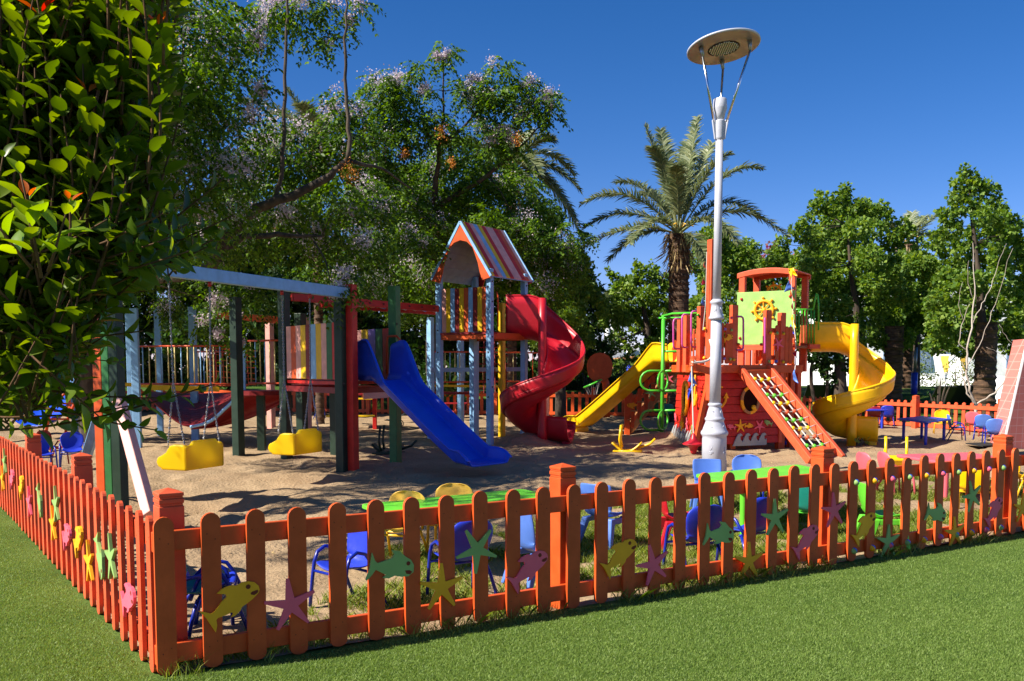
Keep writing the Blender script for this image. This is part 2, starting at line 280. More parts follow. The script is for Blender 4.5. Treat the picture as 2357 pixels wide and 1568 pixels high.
# turf blades
def blades(name, N, ab, hmin, hmax, wd, mat, lean=.6, hf=None, keep=None, seed=1):
    rg = np.random.default_rng(seed); a, b = ab(rg, N); X = C0.x+UF.x*a+UL.x*b; Y = C0.y+UF.y*a+UL.y*b
    if keep is not None: k = keep(X, Y, a, b, rg); X, Y, a, b = X[k], Y[k], a[k], b[k]
    n = len(X); Z = hf(X, Y, a, b) if hf else np.zeros(n); an = rg.uniform(0, 2*pi, n); h = rg.uniform(hmin, hmax, n); w_ = wd*rg.uniform(.6, 1.3, n)
    le = np.clip(rg.normal(0, lean, (n, 2)), -1, 1)*h[:, None]; c = np.stack([X, Y, Z-.003], 1); s = np.stack([np.cos(an)*w_/2, np.sin(an)*w_/2, np.zeros(n)], 1)
    tip = c+np.stack([le[:, 0], le[:, 1], h], 1); mid = c+np.stack([le[:, 0]*.35, le[:, 1]*.35, h*.55], 1)
    P = np.stack([c-s, c+s, mid+s*.8, tip, mid-s*.8], 1)
    o = polys(name, P, [mat]); o['kind'] = 'stuff'; return o
def lawn_ab(rg, N):
    px = rg.uniform(-30, 2400, N); py = 1005+(1600-1005)*rg.uniform(0, 1, N)**.9
    u = (px-CX)/F; v = (CY-py)/F; ry = cos(PT)+v*sin(PT); rz = -sin(PT)+v*cos(PT); tt = -HE/rz; X = u*tt-C0.x; Y = ry*tt-C0.y
    det = UF.x*UL.y-UF.y*UL.x; return (X*UL.y-Y*UL.x)/det, (UF.x*Y-UF.y*X)/det
hz = lambda X, Y, a, b: hl(X, Y, a, b)
g1 = blades('lawn_grass', 800000, lawn_ab, .008, .018, .0034, M['l_grass'], .55, hz, lambda X, Y, a, b, rg: ((a < -.05) | (b < -.06)) & (rg.random(len(a)) < .35+.65*np.clip((np.minimum(a, 9)*0+np.maximum(-a, -b)-.05)*3+fbm(X, Y, .35, 3, 21)-.3, 0, 1)), 3)
tag(g1, 'short clipped lawn grass in front of the picket fence', None)
def edge_g(a): return np.interp(a, [0, 1, 2.2, 3.5, 5, 7, 9, 12], [.25, .5, 1.9, 2.2, 2.9, 3.2, 3.4, 2.6])
def keep_w(X, Y, a, b, rg):
    e = edge_g(a); return (fbm(X, Y, .5, 4, 31) > .36+.3*np.clip(b/e-.55, 0, 1)+.12*(a > 8)) & (b < e*1.25) & (rg.random(len(a)) < .9)
g2 = blades('rough_grass', 230000, lambda rg, N: (rg.uniform(0, 12.5, N), rg.uniform(.02, 4, N)), .03, .09, .006, M['l_weed'], .7, lambda X, Y, a, b: hsand(X, Y)*np.clip(np.minimum(a, b)*1.5+.15, 0, 1), keep_w, 5)
tag(g2, 'patchy longer grass on the sand inside the fence', None)
g3 = blades('fence_weeds', 5000, lambda rg, N: (rg.uniform(0, 12, N), rg.normal(-.03, .05, N)), .03, .13, .004, M['l_weed'], .8, None, lambda X, Y, a, b, rg: fbm(a, a*0, .55, 3, 41) > .56, 6)
tag(g3, 'long grass tufts growing along the foot of the fence', None)
# ---------------------------------------------------------------- picket fences
def picket_poly(wd, h, z0=0.0, n=8):
    r = wd/2; P = [(-r, z0+r*.7)]+[(r*cos(pi+pi*i/n), z0+r*.7+r*.7*sin(pi+pi*i/n)) for i in range(1, n)]+[(r, z0+r*.7)]
    P += [(r*cos(pi*i/n), h-r+r*sin(pi*i/n)) for i in range(0, n+1)]; return P
def post_mesh(mb, p, yaw, wd, h):
    mb.post(p, -.1, h-.085, wd, yaw=yaw)
    mb.post(p, h-.085, h-.07, wd*.93, yaw=yaw); mb.post(p, h-.07, h-.045, wd, yaw=yaw); mb.post(p, h-.045, h-.032, wd*.93, yaw=yaw); 
    a = Vector((cos(yaw), sin(yaw), 0))*wd/2; b_ = Vector((-sin(yaw), cos(yaw), 0))*wd/2; q = Vector((p[0], p[1], h-.032)); u = Vector((0, 0, .018)); t_ = Vector((0, 0, .042))
    mb.add([q-a-b_, q+a-b_, q+a+b_, q-a+b_, q-a-b_+u, q+a-b_+u, q+a+b_+u, q-a+b_+u, q+t_], [(3, 2, 1, 0), (0, 1, 5, 4), (1, 2, 6, 5), (2, 3, 7, 6), (3, 0, 4, 7), (4, 5, 8), (5, 6, 8), (6, 7, 8), (7, 4, 8)])
def fence(label, P0, U, Nin, n0, n1, mat, sp=.2357, ph=.83, pw=.1, posts=(), bev=.006, postw=.13, pz=0, postof=.075, t0=0.0, posth=.95, group=None, jit=.004):
    root = thing('picket_fence', label, 'fence', (P0.x, P0.y, 0), 0, group); yaw = atan2(U.y, U.x)
    N = -Nin; L0 = U*(sp*n0-pw/2+t0); L1 = U*(sp*n1+pw/2+t0); s = ph/.83
    for z in (.70*s, .105*s):
        MB().beam(P0+L0+Nin*.0205+Vector((0, 0, z+pz)), P0+L1+Nin*.0205+Vector((0, 0, z+pz)), .035, .105*s).build('rail', mat, root, bevel=bev*.7)
    base = MB().mat(mat).prism(picket_poly(pw, ph), (0, 0, 0), (1, 0, 0), (0, 0, 1), .024)
    if bev:
        base.mat(M['o_hole']); sy = -.0245 if Nin.cross(U).z < 0 else .0005
        for (dx, dz) in ((-.022, .72), (.02, .69), (-.02, .115), (.022, .14)): base.prism([(dx+.0035*cos(a_*pi/3), dz*s+.0035*sin(a_*pi/3)) for a_ in range(6)], (0, sy, 0), (1, 0, 0), (0, 0, 1), .0008 if sy < 0 else -.0008)
    me = None; rg = random.Random(label)
    for i in range(n0, n1+1):
        q = P0+U*(sp*i+t0)+N*(.0235 if Nin.cross(U).z > 0 else .0005)*1.0
        if me is None:
            o = base.build('picket', None, root, bevel=bev, local=True); fix_normals(o); me = o
        else: o = me.copy(); C.objects.link(o)
        z = pz+rg.uniform(-.006, .006); o.parent = root
        o.location = (q.x-P0.x+N.x*.002, q.y-P0.y+N.y*.002, z); o.rotation_euler = (0, rg.uniform(-.008, .008), yaw+rg.uniform(-.02, .02))
    for i in posts:
        q = P0+U*(sp*i+t0)+Nin*(.04+postw/2)
        mb = MB(); post_mesh(mb, q, yaw, postw, posth); o = mb.build('post', mat, root, bevel=bev*.6)
    return root
ff = fence('long orange picket fence across the foreground lawn, hung with fish and starfish', C0, UF, NF, 0, 38, M['orange'], posts=(11, 22, 33), t0=.03)
fl = fence('orange picket fence running back along the left lawn edge, hung with fish and starfish', C0, UL, NL, 0, 32, M['coral'], sp=.235, posts=(0.35, 11, 22), pw=.085, t0=.08)  # same orange fence, sunlight put into the lighter coral colour
bl = (BC-BL).normalized(); L = (BC-BL).length; nB_ = -nB
nhalf = int(L/.2357/2)
PM = BL+bl*(nhalf*.2357)
fence('orange picket fence at the back left behind the swings and climbing frames', BL, bl, -nB, 0, nhalf-1, M['orange'], bev=0, posts=range(5, nhalf, 11), ph=.8, postof=.1)
fence('orange picket fence at the back behind the slides and pirate ship', PM, bl, -nB, 0, nhalf, M['orange'], bev=0, posts=range(5, nhalf, 11), ph=.8)
br = (BR-BC).normalized(); L2 = (BR-BC).length
fence('sunlit coral picket fence at the far right behind the blue tables', BC, br, -nR, 0, int(L2/.2357), M['coral'], bev=0, posts=(8, 19, 30), ph=.72, posth=.86)  # fence orange in its lighter coral copy, sunlight put into the colour
# ---------------------------------------------------------------- fish and starfish
def norm_poly(P, k, flip=False):
    cx = sum(p[0] for p in P)/len(P); cy = sum(p[1] for p in P)/len(P); return (cx, cy), [((p[0]-cx)*k*(-1 if flip else 1), -(p[1]-cy)*k) for p in P]
FA = [(528,1080),(600,1098),(700,1140),(740,1128),(800,1060),(860,985),(930,928),(915,885),(870,876),(795,858),(870,800),(940,775),(1000,765),(1080,778),(1150,742),(1250,733),(1340,760),(1400,820),(1412,880),(1390,930),(1300,1010),(1220,1062),(1150,1100),(1120,1160),(1040,1220),(985,1235),(1020,1185),(1000,1162),(900,1193),(800,1215),(775,1240),(785,1320),(765,1425),(720,1350),(650,1220),(600,1150)]
FB = [(1442,685),(1462,740),(1480,758),(1530,748),(1585,737),(1602,715),(1583,683),(1640,695),(1680,735),(1720,762),(1742,800),(1738,845),(1700,870),(1650,868),(1600,855),(1560,868),(1515,860),(1540,843),(1500,820),(1465,800),(1440,830),(1402,865),(1396,856),(1425,790)]
def orn(kind, col, O, U, Nout, parent, rot=0, s=1, th=.012, holes=True):
    W = Vector((0, 0, 1)); c, sn = cos(rot), sin(rot); U2 = U*c+W*sn; W2 = W*c-U*sn
    if kind == 'star':
        P = []
        for i in range(5):
            a = pi/2+2*pi*i/5; P += [(.15*cos(a-.05), .15*sin(a-.05)), (.15*cos(a+.05), .15*sin(a+.05)), (.042*cos(a+pi/5), .042*sin(a+pi/5))]
        nm = 'starfish_ornament'; hs = []
    elif kind == 'fishA':
        (cx, cy), P = norm_poly(FA, .000368); nm = 'fish_ornament'; f = lambda x, y: ((x-cx)*.000368, -(y-cy)*.000368)
        hs = [[(f(1243, 813)[0]+.013*cos(a*pi/5), f(1243, 813)[1]+.013*sin(a*pi/5)) for a in range(10)], [f(*q) for q in ((1276, 915), (1300, 893), (1380, 874), (1393, 895), (1375, 925), (1330, 948), (1285, 935))]]
    else:
        (cx, cy), P = norm_poly(FB, .00089); nm = 'fish_ornament'; f = lambda x, y: ((x-cx)*.00089, -(y-cy)*.00089)
        hs = [[(f(1700, 783)[0]+.013*cos(a*pi/5), f(1700, 783)[1]+.013*sin(a*pi/5)) for a in range(10)], [f(*q) for q in ((1675, 828), (1710, 830), (1728, 842), (1712, 858), (1685, 852))]]
    P = [(a*s, b_*s) for a, b_ in P]; ar = sum(P[i][0]*P[(i+1) % len(P)][1]-P[(i+1) % len(P)][0]*P[i][1] for i in range(len(P)))
    if ar < 0: P = P[::-1]
    mb = MB().mat(M['o_'+col]); mb.prism(P, O, U2, W2, -th if (U2.cross(W2)).dot(Nout) < 0 else th)
    if holes:
        mb.mat(M['o_hole'])
        for h in hs: mb.prism([(a*s, b_*s) for a, b_ in h], O+Nout*(th-.001), U2, W2, .0025*(1 if (U2.cross(W2)).dot(Nout) > 0 else -1))
    o = mb.build(nm, None, parent); fix_normals(o)
    o['label'] = {'yellow': 'yellow', 'pink': 'pink', 'green': 'pale green'}[col]+(' starfish cutout' if kind == 'star' else ' fish cutout'); return o
Of = C0+(-NF)*.028
for k, c, x, y, rt in (('fishA','yellow',525,1390,0),('star','pink',668,1392,.1),('fishB','green',893,1305,0),('star','yellow',1015,1352,0),('star','green',1097,1265,.55),('fishA','pink',1210,1312,.05),('fishA','yellow',1420,1282,.05),('star','pink',1502,1300,.25),('fishB','green',1650,1231,0),('star','yellow',1722,1292,0),('star','green',1782,1192,.05),('fishA','pink',1850,1245,.1),('star','pink',1918,1175,.1),('fishA','yellow',1985,1216,.15),('star','green',2043,1247,0),('fishB','green',2150,1182,-.1),('star','yellow',2196,1226,.1),('star','green',2236,1142,.3),('fishA','pink',2284,1178,.2),('star','yellow',2352,1170,0)):
    p = PL(x, y, Of, NF); orn(k, c, p, UF, -NF, ff, rt)
for i, x in enumerate(range(23, 33)):
    for j, z in enumerate((.655, .085)):
        q = C0+UF*(.2357*x+.03+.02)-NF*.026+Vector((0, 0, z)); col = ('o_green', 'o_yellow', 'o_pink')[i % 3]
        mb = MB().mat(M[col]); 
        for half in (0, 1):
            mb.mat(M['o_blue'] if half else M[col])
            def dome(u, v, half=half): th_ = v*pi/2; ph_ = (u+half)*pi+pi/2+.5; rr = .029; e = -NF*cos(th_)*rr*1.05+(UF*cos(ph_)+Vector((0, 0, sin(ph_))))*sin(th_)*rr; return q+e
            mb.grid(dome, 6, 5)
        mb.build('knob', None, ff, smooth=True)
Ol = C0-NL*.028
zl = lambda x, y: (x/1.56/1.629, (1550+y/1.56)/1.629)
for k, c, x, y, rt in (('fishA','pink',758,1085,-.2),('star','green',660,845,.2),('fishB','green',592,820,-.9),('star','yellow',530,870,.2),('fishA','yellow',465,740,0),('fishA','pink',397,717,-.2),('star','green',335,535,.2),('star','yellow',318,648,.2),('fishB','green',237,500,-.9),('star','pink',178,520,.2),('fishA','yellow',130,425,0),('fishA','pink',75,380,-.2),('star','yellow',20,385,.2),('star','green',32,285,.2)):
    p = PL(*zl(x, y), Ol, NL); orn(k, c, p, -UL, -NL, fl, rt, th=.018)

rgl = np.random.default_rng(17); n_ = 2600; px_ = rgl.uniform(100, 2300, n_); py_ = 955+320*rgl.uniform(0, 1, n_)**.8; P_ = []
for x_, y_ in zip(px_, py_):
    g_ = G(x_, y_); 
    if (g_-C0).dot(NF) > .1 and (g_-C0).dot(NL) > .1 and inB(g_.x, g_.y): P_.append((g_.x, g_.y, float(hsand(np.array([g_.x]), np.array([g_.y]))[0])+.008))
P_ = np.array(P_); n_ = len(P_); d_ = unit(rgl.normal(size=(n_, 3))*np.array([1, 1, .25])); u_ = unit(np.cross(d_, rgl.normal(size=(n_, 3))*.3+np.array([0, 0, 1.]))); s_ = rgl.uniform(.015, .05, n_)
lt = polys('leaf_litter', np.stack([P_, P_+d_*s_[:, None]*.5+u_*s_[:, None]*.25, P_+d_*s_[:, None], P_+d_*s_[:, None]*.5-u_*s_[:, None]*.25], 1), [M['l_dry']]); tag(lt, 'small dry leaves scattered over the sand', None, None, 'stuff')
# ---------------------------------------------------------------- small furniture
def arc(c, a, b_, r0, r1, n): return [Vector(c)+a*cos(t)*r0+b_*sin(t)*r1 for t in [pi*i/n for i in range(n+1)]]
def shell(kind):
    prof = [(-.15, .262), (-.14, .275), (-.08, .272), (0, .262), (.07, .262), (.115, .285), (.14, .33), (.155, .39), (.168, .45), (.178, .51), (.186, .55), (.188, .565)]
    if kind == 'oval': wd = [.26, .31, .33, .33, .30, .27, .29, .33, .35, .33, .24, .10]
    else: wd = [.27, .29, .30, .30, .29, .28, .28, .31, .325, .325, .32, .29]
    def f(u, v):
        k = u*(len(prof)-1); i = min(int(k), len(prof)-2); q = k-i
        y = prof[i][0]*(1-q)+prof[i+1][0]*q; z = prof[i][1]*(1-q)+prof[i+1][1]*q; w_ = wd[i]*(1-q)+wd[i+1]*q; s = (v-.5)*2
        cur = .03*s*s; return Vector((s*w_/2, y-(cur if u > .5 else 0), z+(cur if u <= .5 else 0)))
    return MB().grid(f, 22, 8)
CH = {}
def chair(kind, col, tubecol, label, pos, rz, tilt=None, group=None, s=1.0):
    key = (kind, col, tubecol)
    if key in CH:
        r = copy_tree(CH[key])
    else:
        r = thing('child_chair', '', 'chair')
        if kind == 'tube':
            shell('oval').build('seat_shell', M[col], r, smooth=True, solid=.012, local=True, sub=1)
            for sx in (-1, 1):
                pts = [(sx*.185, -.17, 0), (sx*.18, -.15, .2), (sx*.178, -.135, .3), (sx*.176, -.11, .365), (sx*.174, -.05, .395), (sx*.172, .02, .375), (sx*.168, .07, .31), (sx*.155, .10, .265)]
                MB().tube(pts, .0125, 10).build('arm', M[tubecol], r, smooth=True, local=True)
                MB().tube([(sx*.15, .06, .255), (sx*.165, .12, .15), (sx*.18, .19, 0)], .0125, 10).build('leg', M[tubecol], r, smooth=True, local=True)
            MB().tube([(-.165, .06, .25), (.165, .06, .25)], .01, 8).tube([(-.178, -.14, .24), (.178, -.14, .24)], .01, 8).build('crossbar', M[tubecol], r, smooth=True, local=True)
        else:
            shell('square').build('seat_shell', M[col], r, smooth=True, solid=.016, local=True, sub=1)
            for sx in (-1, 1):
                for y0, y1 in ((-.12, -.17), (.10, .19)):
                    MB().hexa([(sx*.17-.018, y1-.02, 0), (sx*.17+.018, y1-.02, 0), (sx*.17+.018, y1+.02, 0), (sx*.17-.018, y1+.02, 0), (sx*.125-.03, y0-.035, .262), (sx*.125+.03, y0-.035, .262), (sx*.125+.03, y0+.035, .262), (sx*.125-.03, y0+.035, .262)]).build('leg', M[col], r, bevel=.008, local=True)
                MB().beam((sx*.14, -.14, .235), (sx*.14, .13, .235), .03, .05).build('side_rail', M[col], r, bevel=.006, local=True)
        CH[key] = r
    r.location = pos; r.rotation_euler = (tilt[0] if tilt else 0, tilt[1] if tilt else 0, rz); r.scale = (s, s, s)
    tag(r, label, 'chair', group); return r
def gz(p): return float(hsand(np.array([p[0]]), np.array([p[1]]))[0])
def gp(x, y): p = G(x, y); p.z = max(0, gz(p)*.5); return p
def table(label, c4, h, col, legcol, th=.035, group=None):
    c = sum((Vector((p[0], p[1], 0)) for p in c4), Vector())/4; r = thing('play_table', label, 'table', c, 0, group)
    P = []
    for i in range(4):
        p = Vector(c4[i][:2]); a = (Vector(c4[i-1][:2])-p).normalized()*.06; b_ = (Vector(c4[(i+1) % 4][:2])-p).normalized()*.06
        for k in range(5): t = k/4; P.append(p+a*(1-t)**2+b_*t**2)
    mb = MB(); mb.add([(p[0], p[1], h-th) for p in P]+[(p[0], p[1], h) for p in P], [tuple(range(len(P)))[::-1], tuple(range(len(P), 2*len(P)))]+[(i, (i+1) % len(P), len(P)+(i+1) % len(P), len(P)+i) for i in range(len(P))])
    o = mb.build('tabletop', M[col], r, bevel=.01, seg=3); fix_normals(o)
    for i in range(4):
        p = Vector((c4[i][0], c4[i][1], 0)); q = p+(c-p).normalized()*.16; MB().lathe([(.028, -.03), (.03, .05), (.035, h-th-.06), (.05, h-th-.001)], q, 14).build('leg', M[legcol], r, smooth=True)
    return r
def quad4(p0, pa, pb): p0, pa, pb = Vector(p0[:2]), Vector(pa[:2]), Vector(pb[:2]); return [p0, pa, pa+(pb-p0), pb]
def rect_from(a, dirv, l, wv, w_): a = Vector(a[:2]); d = Vector(dirv[:2]).normalized(); n = Vector(wv[:2]).normalized(); return [a, a+d*l, a+d*l+n*w_, a+n*w_]
T1 = G(829, 1160, .5); table('bright green table behind the front fence, nearest to the blue slide', rect_from(T1, (.81, .58), 1.62, (.50, -.86), .72), .5, 'p_lime', 'p_lime')
T2 = G(1599, 1091, .5); table('bright green table behind the front fence, in front of the lamp post', quad4(T2, G(1836, 1069, .5), G(1953, 1093, .5)-(G(1836, 1069, .5)-T2)), .5, 'p_lime', 'p_lime')
T3 = G(2060, 1046, .5); table('pink table beyond the front fence at the right', quad4(T3, G(2229, 1041, .5), G(2172, 1064, .5)), .5, 'p_pink', 'p_pink')
T4 = G(2063, 961, .5); table('blue table on the sand at the right, nearer of the two', quad4(T4, G(2122, 955.5, .5), G(2133, 968.5, .5)), .48, 'p_dblue', 'p_dblue')
T5 = G(1952, 943.5, .5); table('blue table half hidden behind the yellow spiral slide', rect_from(T5, (1, .05), 1.08, (-.1, 1), .7), .5, 'p_dblue', 'p_dblue')
T6 = G(1022, 928, .5); table('small dark red table under the roofed tower', rect_from(T6, (1, .05), .72, (-.05, 1), .6), .5, 'p_maroon', 'p_maroon')
cb = 'chairs around the small tables'
def ch(kind, col, tc, label, x, y, deg, tilt=None): return chair(kind, col, tc, label, gp(x, y), radians(deg), tilt, cb)
fr = degrees(atan2(UF.y, UF.x))
ch('tube', 'p_dblue', 'blued', 'blue chair tipped back behind the fence corner', 512, 1452, fr+70, (radians(-14), 0))
ch('tube', 'p_teal', 'blued', 'teal chair stacked against a blue one behind the fence corner', 452, 1462, fr+60, (radians(4), 0))
ch('tube', 'p_dblue', 'blued', 'blue chair with curved arms seen side on behind the yellow fish picket gap', 800, 1396, fr-75)
ch('tube', 'p_dblue', 'blued', 'blue chair with its rounded back to the fence by the green and yellow starfish', 1063, 1372, fr+180)
ch('tube', 'p_lemon', 'yellt', 'pale yellow chair at the left end of the front green table', 922, 1292, -18)
ch('tube', 'p_lemon', 'yellt', 'pale yellow chair behind the middle of the front green table', 1040, 1268, -6)
ch('solid', 'p_ltblue', None, 'light blue one-piece chair at the right end of the green table', 1238, 1345, fr+90)
ch('solid', 'p_ltblue', None, 'light blue one-piece chair alone on the grass between the two green tables', 1392, 1262, fr+110)
ch('solid', 'p_red', None, 'red one-piece chair behind the front fence between the green tables', 1560, 1262, fr+60)
ch('tube', 'p_dblue', 'blued', 'left one of two blue chairs with backs to the fence at the second green table', 1600, 1322, fr+168)
ch('tube', 'p_dblue', 'blued', 'right one of two blue chairs with backs to the fence at the second green table', 1722, 1296, fr+180)
ch('solid', 'p_ltblue', None, 'light blue square-backed chair beside the lamp post base', 1629, 1176, -6)
ch('tube', 'p_ltblue', 'blued', 'light blue round-backed chair behind the second green table', 1718, 1160, -12)
ch('tube', 'p_teal', 'greent', 'teal chair at the right end of the second green table', 1868, 1240, fr+120)
ch('solid', 'p_lime', None, 'lime green one-piece chair on the grass under the pink chairs', 2026, 1262, fr+60)
ch('tube', 'p_pink', 'p_pink', 'pink chair at the left of the pink table, farther from it', 2010, 1150, 100)
ch('tube', 'p_pink', 'p_pink', 'pink chair at the left of the pink table, tucked closest to it', 2058, 1148, 95)
ch('tube', 'p_yellow', 'yellt', 'bright yellow chair behind the fence near its right end', 2238, 1185, 140)
ch('tube', 'p_yellow', 'yellt', 'bright yellow chair at the right edge of the picture', 2345, 1150, 100)
ch('tube', 'p_yellow', 'yellt', 'yellow chair behind the nearer blue table', 2168, 998, -20)
ch('tube', 'p_ltblue', 'blued', 'light blue chair just right of the nearer blue table', 2199, 1014, 75)
ch('tube', 'p_pink', 'p_maroon', 'red chair between the two light blue chairs at the right', 2243, 1003, 130)
ch('tube', 'p_ltblue', 'blued', 'light blue chair against the post of the far right fence', 2262, 1012, 150)
ch('tube', 'p_ltblue', 'blued', 'light blue chair nearest the pink tiled pillar', 2286, 1030, 160)
ch('tube', 'p_maroon', 'p_maroon', 'dark red chair in front of the farther blue table', 2014, 984, 150)
ch('tube', 'p_dblue', 'blued', 'blue chair at the right of the farther blue table', 2040, 981, 165)
ch('tube', 'p_pink', 'p_pink', 'pink chair behind the farther blue table', 2036, 972, 20)
ch('tube', 'p_teal', 'p_black', 'teal chair under the farther blue table by the yellow slide', 1966, 976, -80)
ch('tube', 'p_maroon', 'p_maroon', 'dark red chair behind the left fence post', 120, 1070, 75)
ch('tube', 'p_dblue', 'blued', 'blue chair beside the tree trunk behind the left fence', 168, 1078, 25)
ch('tube', 'p_dblue', 'blued', 'blue chair mostly hidden behind the left fence', 96, 1088, 40)
ch('tube', 'p_dblue', 'blued', 'blue chair in the shade by the dark red bench', 736, 963, 100)
ch('tube', 'p_teal', 'p_black', 'teal chair in the shade under the ship stairs', 1533, 975, 190)
ch('tube', 'p_black', 'p_black', 'black chair lying on its side behind the blue slide', 893, 985, 90, (radians(70), 0))
# red bench table in the shade
r = thing('picnic_bench', 'dark red picnic table with yellow bench in the shade behind the blue slide', 'picnic table', gp(838, 990)); c = gp(838, 990); Y0 = c.y
for x in (775, 862): MB().post(A(x, 900, Y0), 0, .85, .1, .1).build('leg', M['red'], r, bevel=.006)
MB().beam(A(760, 908, Y0), A(872, 906, Y0), .6, .05).build('tabletop', M['p_maroon'], r, bevel=.006); MB().beam(A(752, 958, Y0-.4), A(862, 958, Y0-.4), .22, .04).build('bench_board', M['yelw'], r, bevel=.004)
MB().beam(A(765, 918, Y0+.5), A(862, 918, Y0+.5), .2, .04).build('bench_board', M['yelw'], r, bevel=.004)
# rockers (spring-less seesaw seats lying on the sand)
def rocker(label, x, y, col, s=1.0, rz=0):
    p = gp(x, y); r = thing('rocking_seat', label, 'rocker', p, rz); m = M[col]; k = s
    mb = MB(); mb.grid(lambda u, v: Vector(((u-.5)*.55*k, (v-.5)*.26*k, .05+(.10*abs(u-.5)**1.5*4-.04*sin(pi*u))*k)), 10, 4); mb.build('seat', m, r, smooth=True, solid=.03, local=True)
    for sy in (-1, 1): MB().tube([(-.1*k, sy*.13*k, .08*k), (-.13*k, sy*.15*k, .25*k), (-.1*k, sy*.15*k, .52*k)], .022*k, 8).build('handle', m, r, smooth=True, local=True)
    MB().tube([(.2*k, 0, .08*k), (.42*k, .05*k, .16*k), (.52*k, .06*k, .26*k)], .022*k, 8).build('footrest', m, r, smooth=True, local=True)
    MB().tube([(-.25*k, -.14*k, .03), (.28*k, -.15*k, .03)], .02*k, 8).build('runner', m, r, smooth=True, local=True)
    MB().tube([(-.25*k, .14*k, .03), (.28*k, .15*k, .03)], .02*k, 8).build('runner', m, r, smooth=True, local=True)
rocker('yellow rocking seat on the sand between the yellow straight slide and the lamp post', 1443, 1042, 'p_yellow', 1.0, -.2)
rocker('yellow rocking seat with upright handles behind the pink chairs', 2058, 1085, 'p_yellow', 1.0, 1.35)
rocker('dark green rocking seat on the shaded sand left of the blue slide', 893, 1049, 'dkgreen', 1.0, -.1)
rocker('teal rocking seat in the shade behind the yellow spiral slide', 1890, 985, 'p_teal', 1.1, .3)
rocker('blue rocking seat in the shade behind the rope ramp', 1812, 1024, 'p_dblue', .9, .3)
o = MB().add([G(1915, 1032)+Vector((0, 0, .05)), G(1985, 1040)+Vector((0, 0, .05)), G(2010, 1037)+Vector((0, 0, .05))], [(0, 1, 2)])
p = [G(*q)+Vector((0, 0, .07)) for q in ((2222, 1030), (2262, 1037), (2310, 1034), (2268, 1028))]
tag(MB().add(p+[v+Vector((0, 0, .02)) for v in p], [(0, 1, 2, 3), (7, 6, 5, 4), (0, 4, 5, 1), (1, 5, 6, 2), (2, 6, 7, 3), (3, 7, 4, 0)]).build('rubber_mat', M['rubber'], None), 'thin dark mat lying on the sand in front of the light blue chairs', 'mat')
# basketball hoop
p = gp(1396, 962); r = thing('basketball_hoop', 'orange toy basketball hoop with rounded backboard and green ring', 'basketball hoop', p); Y0 = p.y
MB().tube([A(1396, 960, Y0), A(1396, 900, Y0), A(1394, 880, Y0), A(1384, 866, Y0)], .12, 10).build('pole', M['orange'], r, smooth=True)
P = [(-.5, 0), (-.44, -.3), (-.15, -.55), (.15, -.55), (.44, -.3), (.5, 0)]+[(.5*cos(pi*i/8), .12+.5*sin(pi*i/8)) for i in range(9)]
mb = MB(); mb.prism([(a*.40/.5, b_*.80) for a, b_ in P], A(1380, 848, Y0-.15), (1, 0, 0), (0, 0, 1), .08); o = mb.build('backboard', M['orange'], r, bevel=.01); fix_normals(o)
cc = A(1364, 883, Y0-.45); MB().tube([cc+Vector((.27*cos(a*pi/8), .27*sin(a*pi/8), .06*cos(a*pi/8)*2)) for a in range(16)], .03, 8, closed=True).build('ring', M['greent'], r, smooth=True)
mb = MB(); [mb.tube([cc+Vector((.25*cos(a*pi/4), .25*sin(a*pi/4), .1*cos(a*pi/4))), cc+Vector((.13*cos(a*pi/4+.3), .13*sin(a*pi/4+.3), -.35))], .008, 4) for a in range(8)]; mb.build('net', M['rope'], r)
# ---------------------------------------------------------------- lamp post
LY = 13.8; LB = A(1643, 1088, LY); LB.z = 0; k = 1/(F/LY)
def zy(y): return A(1650, y, LY).z
r = thing('lamp_post', 'tall pale grey ornate lamp post with a reflector disc on three rods', 'street lamp', LB)
pr = [(27.8, 1100), (27.8, 1010), (27.2, 1004), (30, 1001), (31.5, 997), (30, 992.5), (27.5, 990), (25, 982), (21.5, 973), (20.5, 968.5), (22.4, 966.5), (22.6, 963), (20, 960.5), (19, 958), (17.5, 950), (14.2, 939), (13.2, 935.5), (15.8, 933.5), (16, 930), (13.4, 927.5)]
MB().lathe([(a*k, zy(y)-0) for a, y in pr], (LB.x, LB.y, 0), 40).build('pedestal', M['lamp'], r, smooth=True)
pr = [(12.9, 928), (12.2, 735)]; MB().lathe([(a*k, zy(y)) for a, y in pr], (LB.x, LB.y, 0), 32).build('lower_shaft', M['lamp'], r, smooth=True)
pr = [(12.4, 737), (17.2, 734.5), (17.6, 731), (15, 728), (13.6, 720), (12.4, 708), (12.2, 700), (14.8, 698), (15, 694.5), (12.6, 692), (9.4, 689)]
MB().lathe([(a*k, zy(y)) for a, y in pr], (LB.x, LB.y, 0), 32).build('collar', M['lamp'], r, smooth=True)
pr = [(9.3, 690), (8.4, 318)]; MB().lathe([(a*k, zy(y)) for a, y in pr], (LB.x, LB.y, 0), 28).build('upper_shaft', M['lamp'], r, smooth=True)
pr = [(9.6, 322), (10.6, 318), (11.5, 300), (12.4, 279), (9.0, 277)]; mb = MB().lathe([(a*k, zy(y)) for a, y in pr], (LB.x, LB.y, 0), 28)
angs = [radians(200), radians(-25), radians(82)]
for a in angs:
    d = Vector((cos(a), sin(a), 0)); b0 = Vector((LB.x, LB.y, 0)); mb.beam(b0+d*9*k+Vector((0, 0, zy(321))), b0+d*16*k+Vector((0, 0, zy(278))), .028, .05, up=d)
mb.build('bracket', M['lamp'], r, smooth=False, bevel=.004)
pr = [(8.8, 279), (12, 262), (15.6, 251), (15.7, 247), (14.6, 229), (13.2, 227.5)]; MB().lathe([(a*k, zy(y)) for a, y in pr], (LB.x, LB.y, 0), 32).build('lamp_housing', M['lamp'], r, smooth=True)
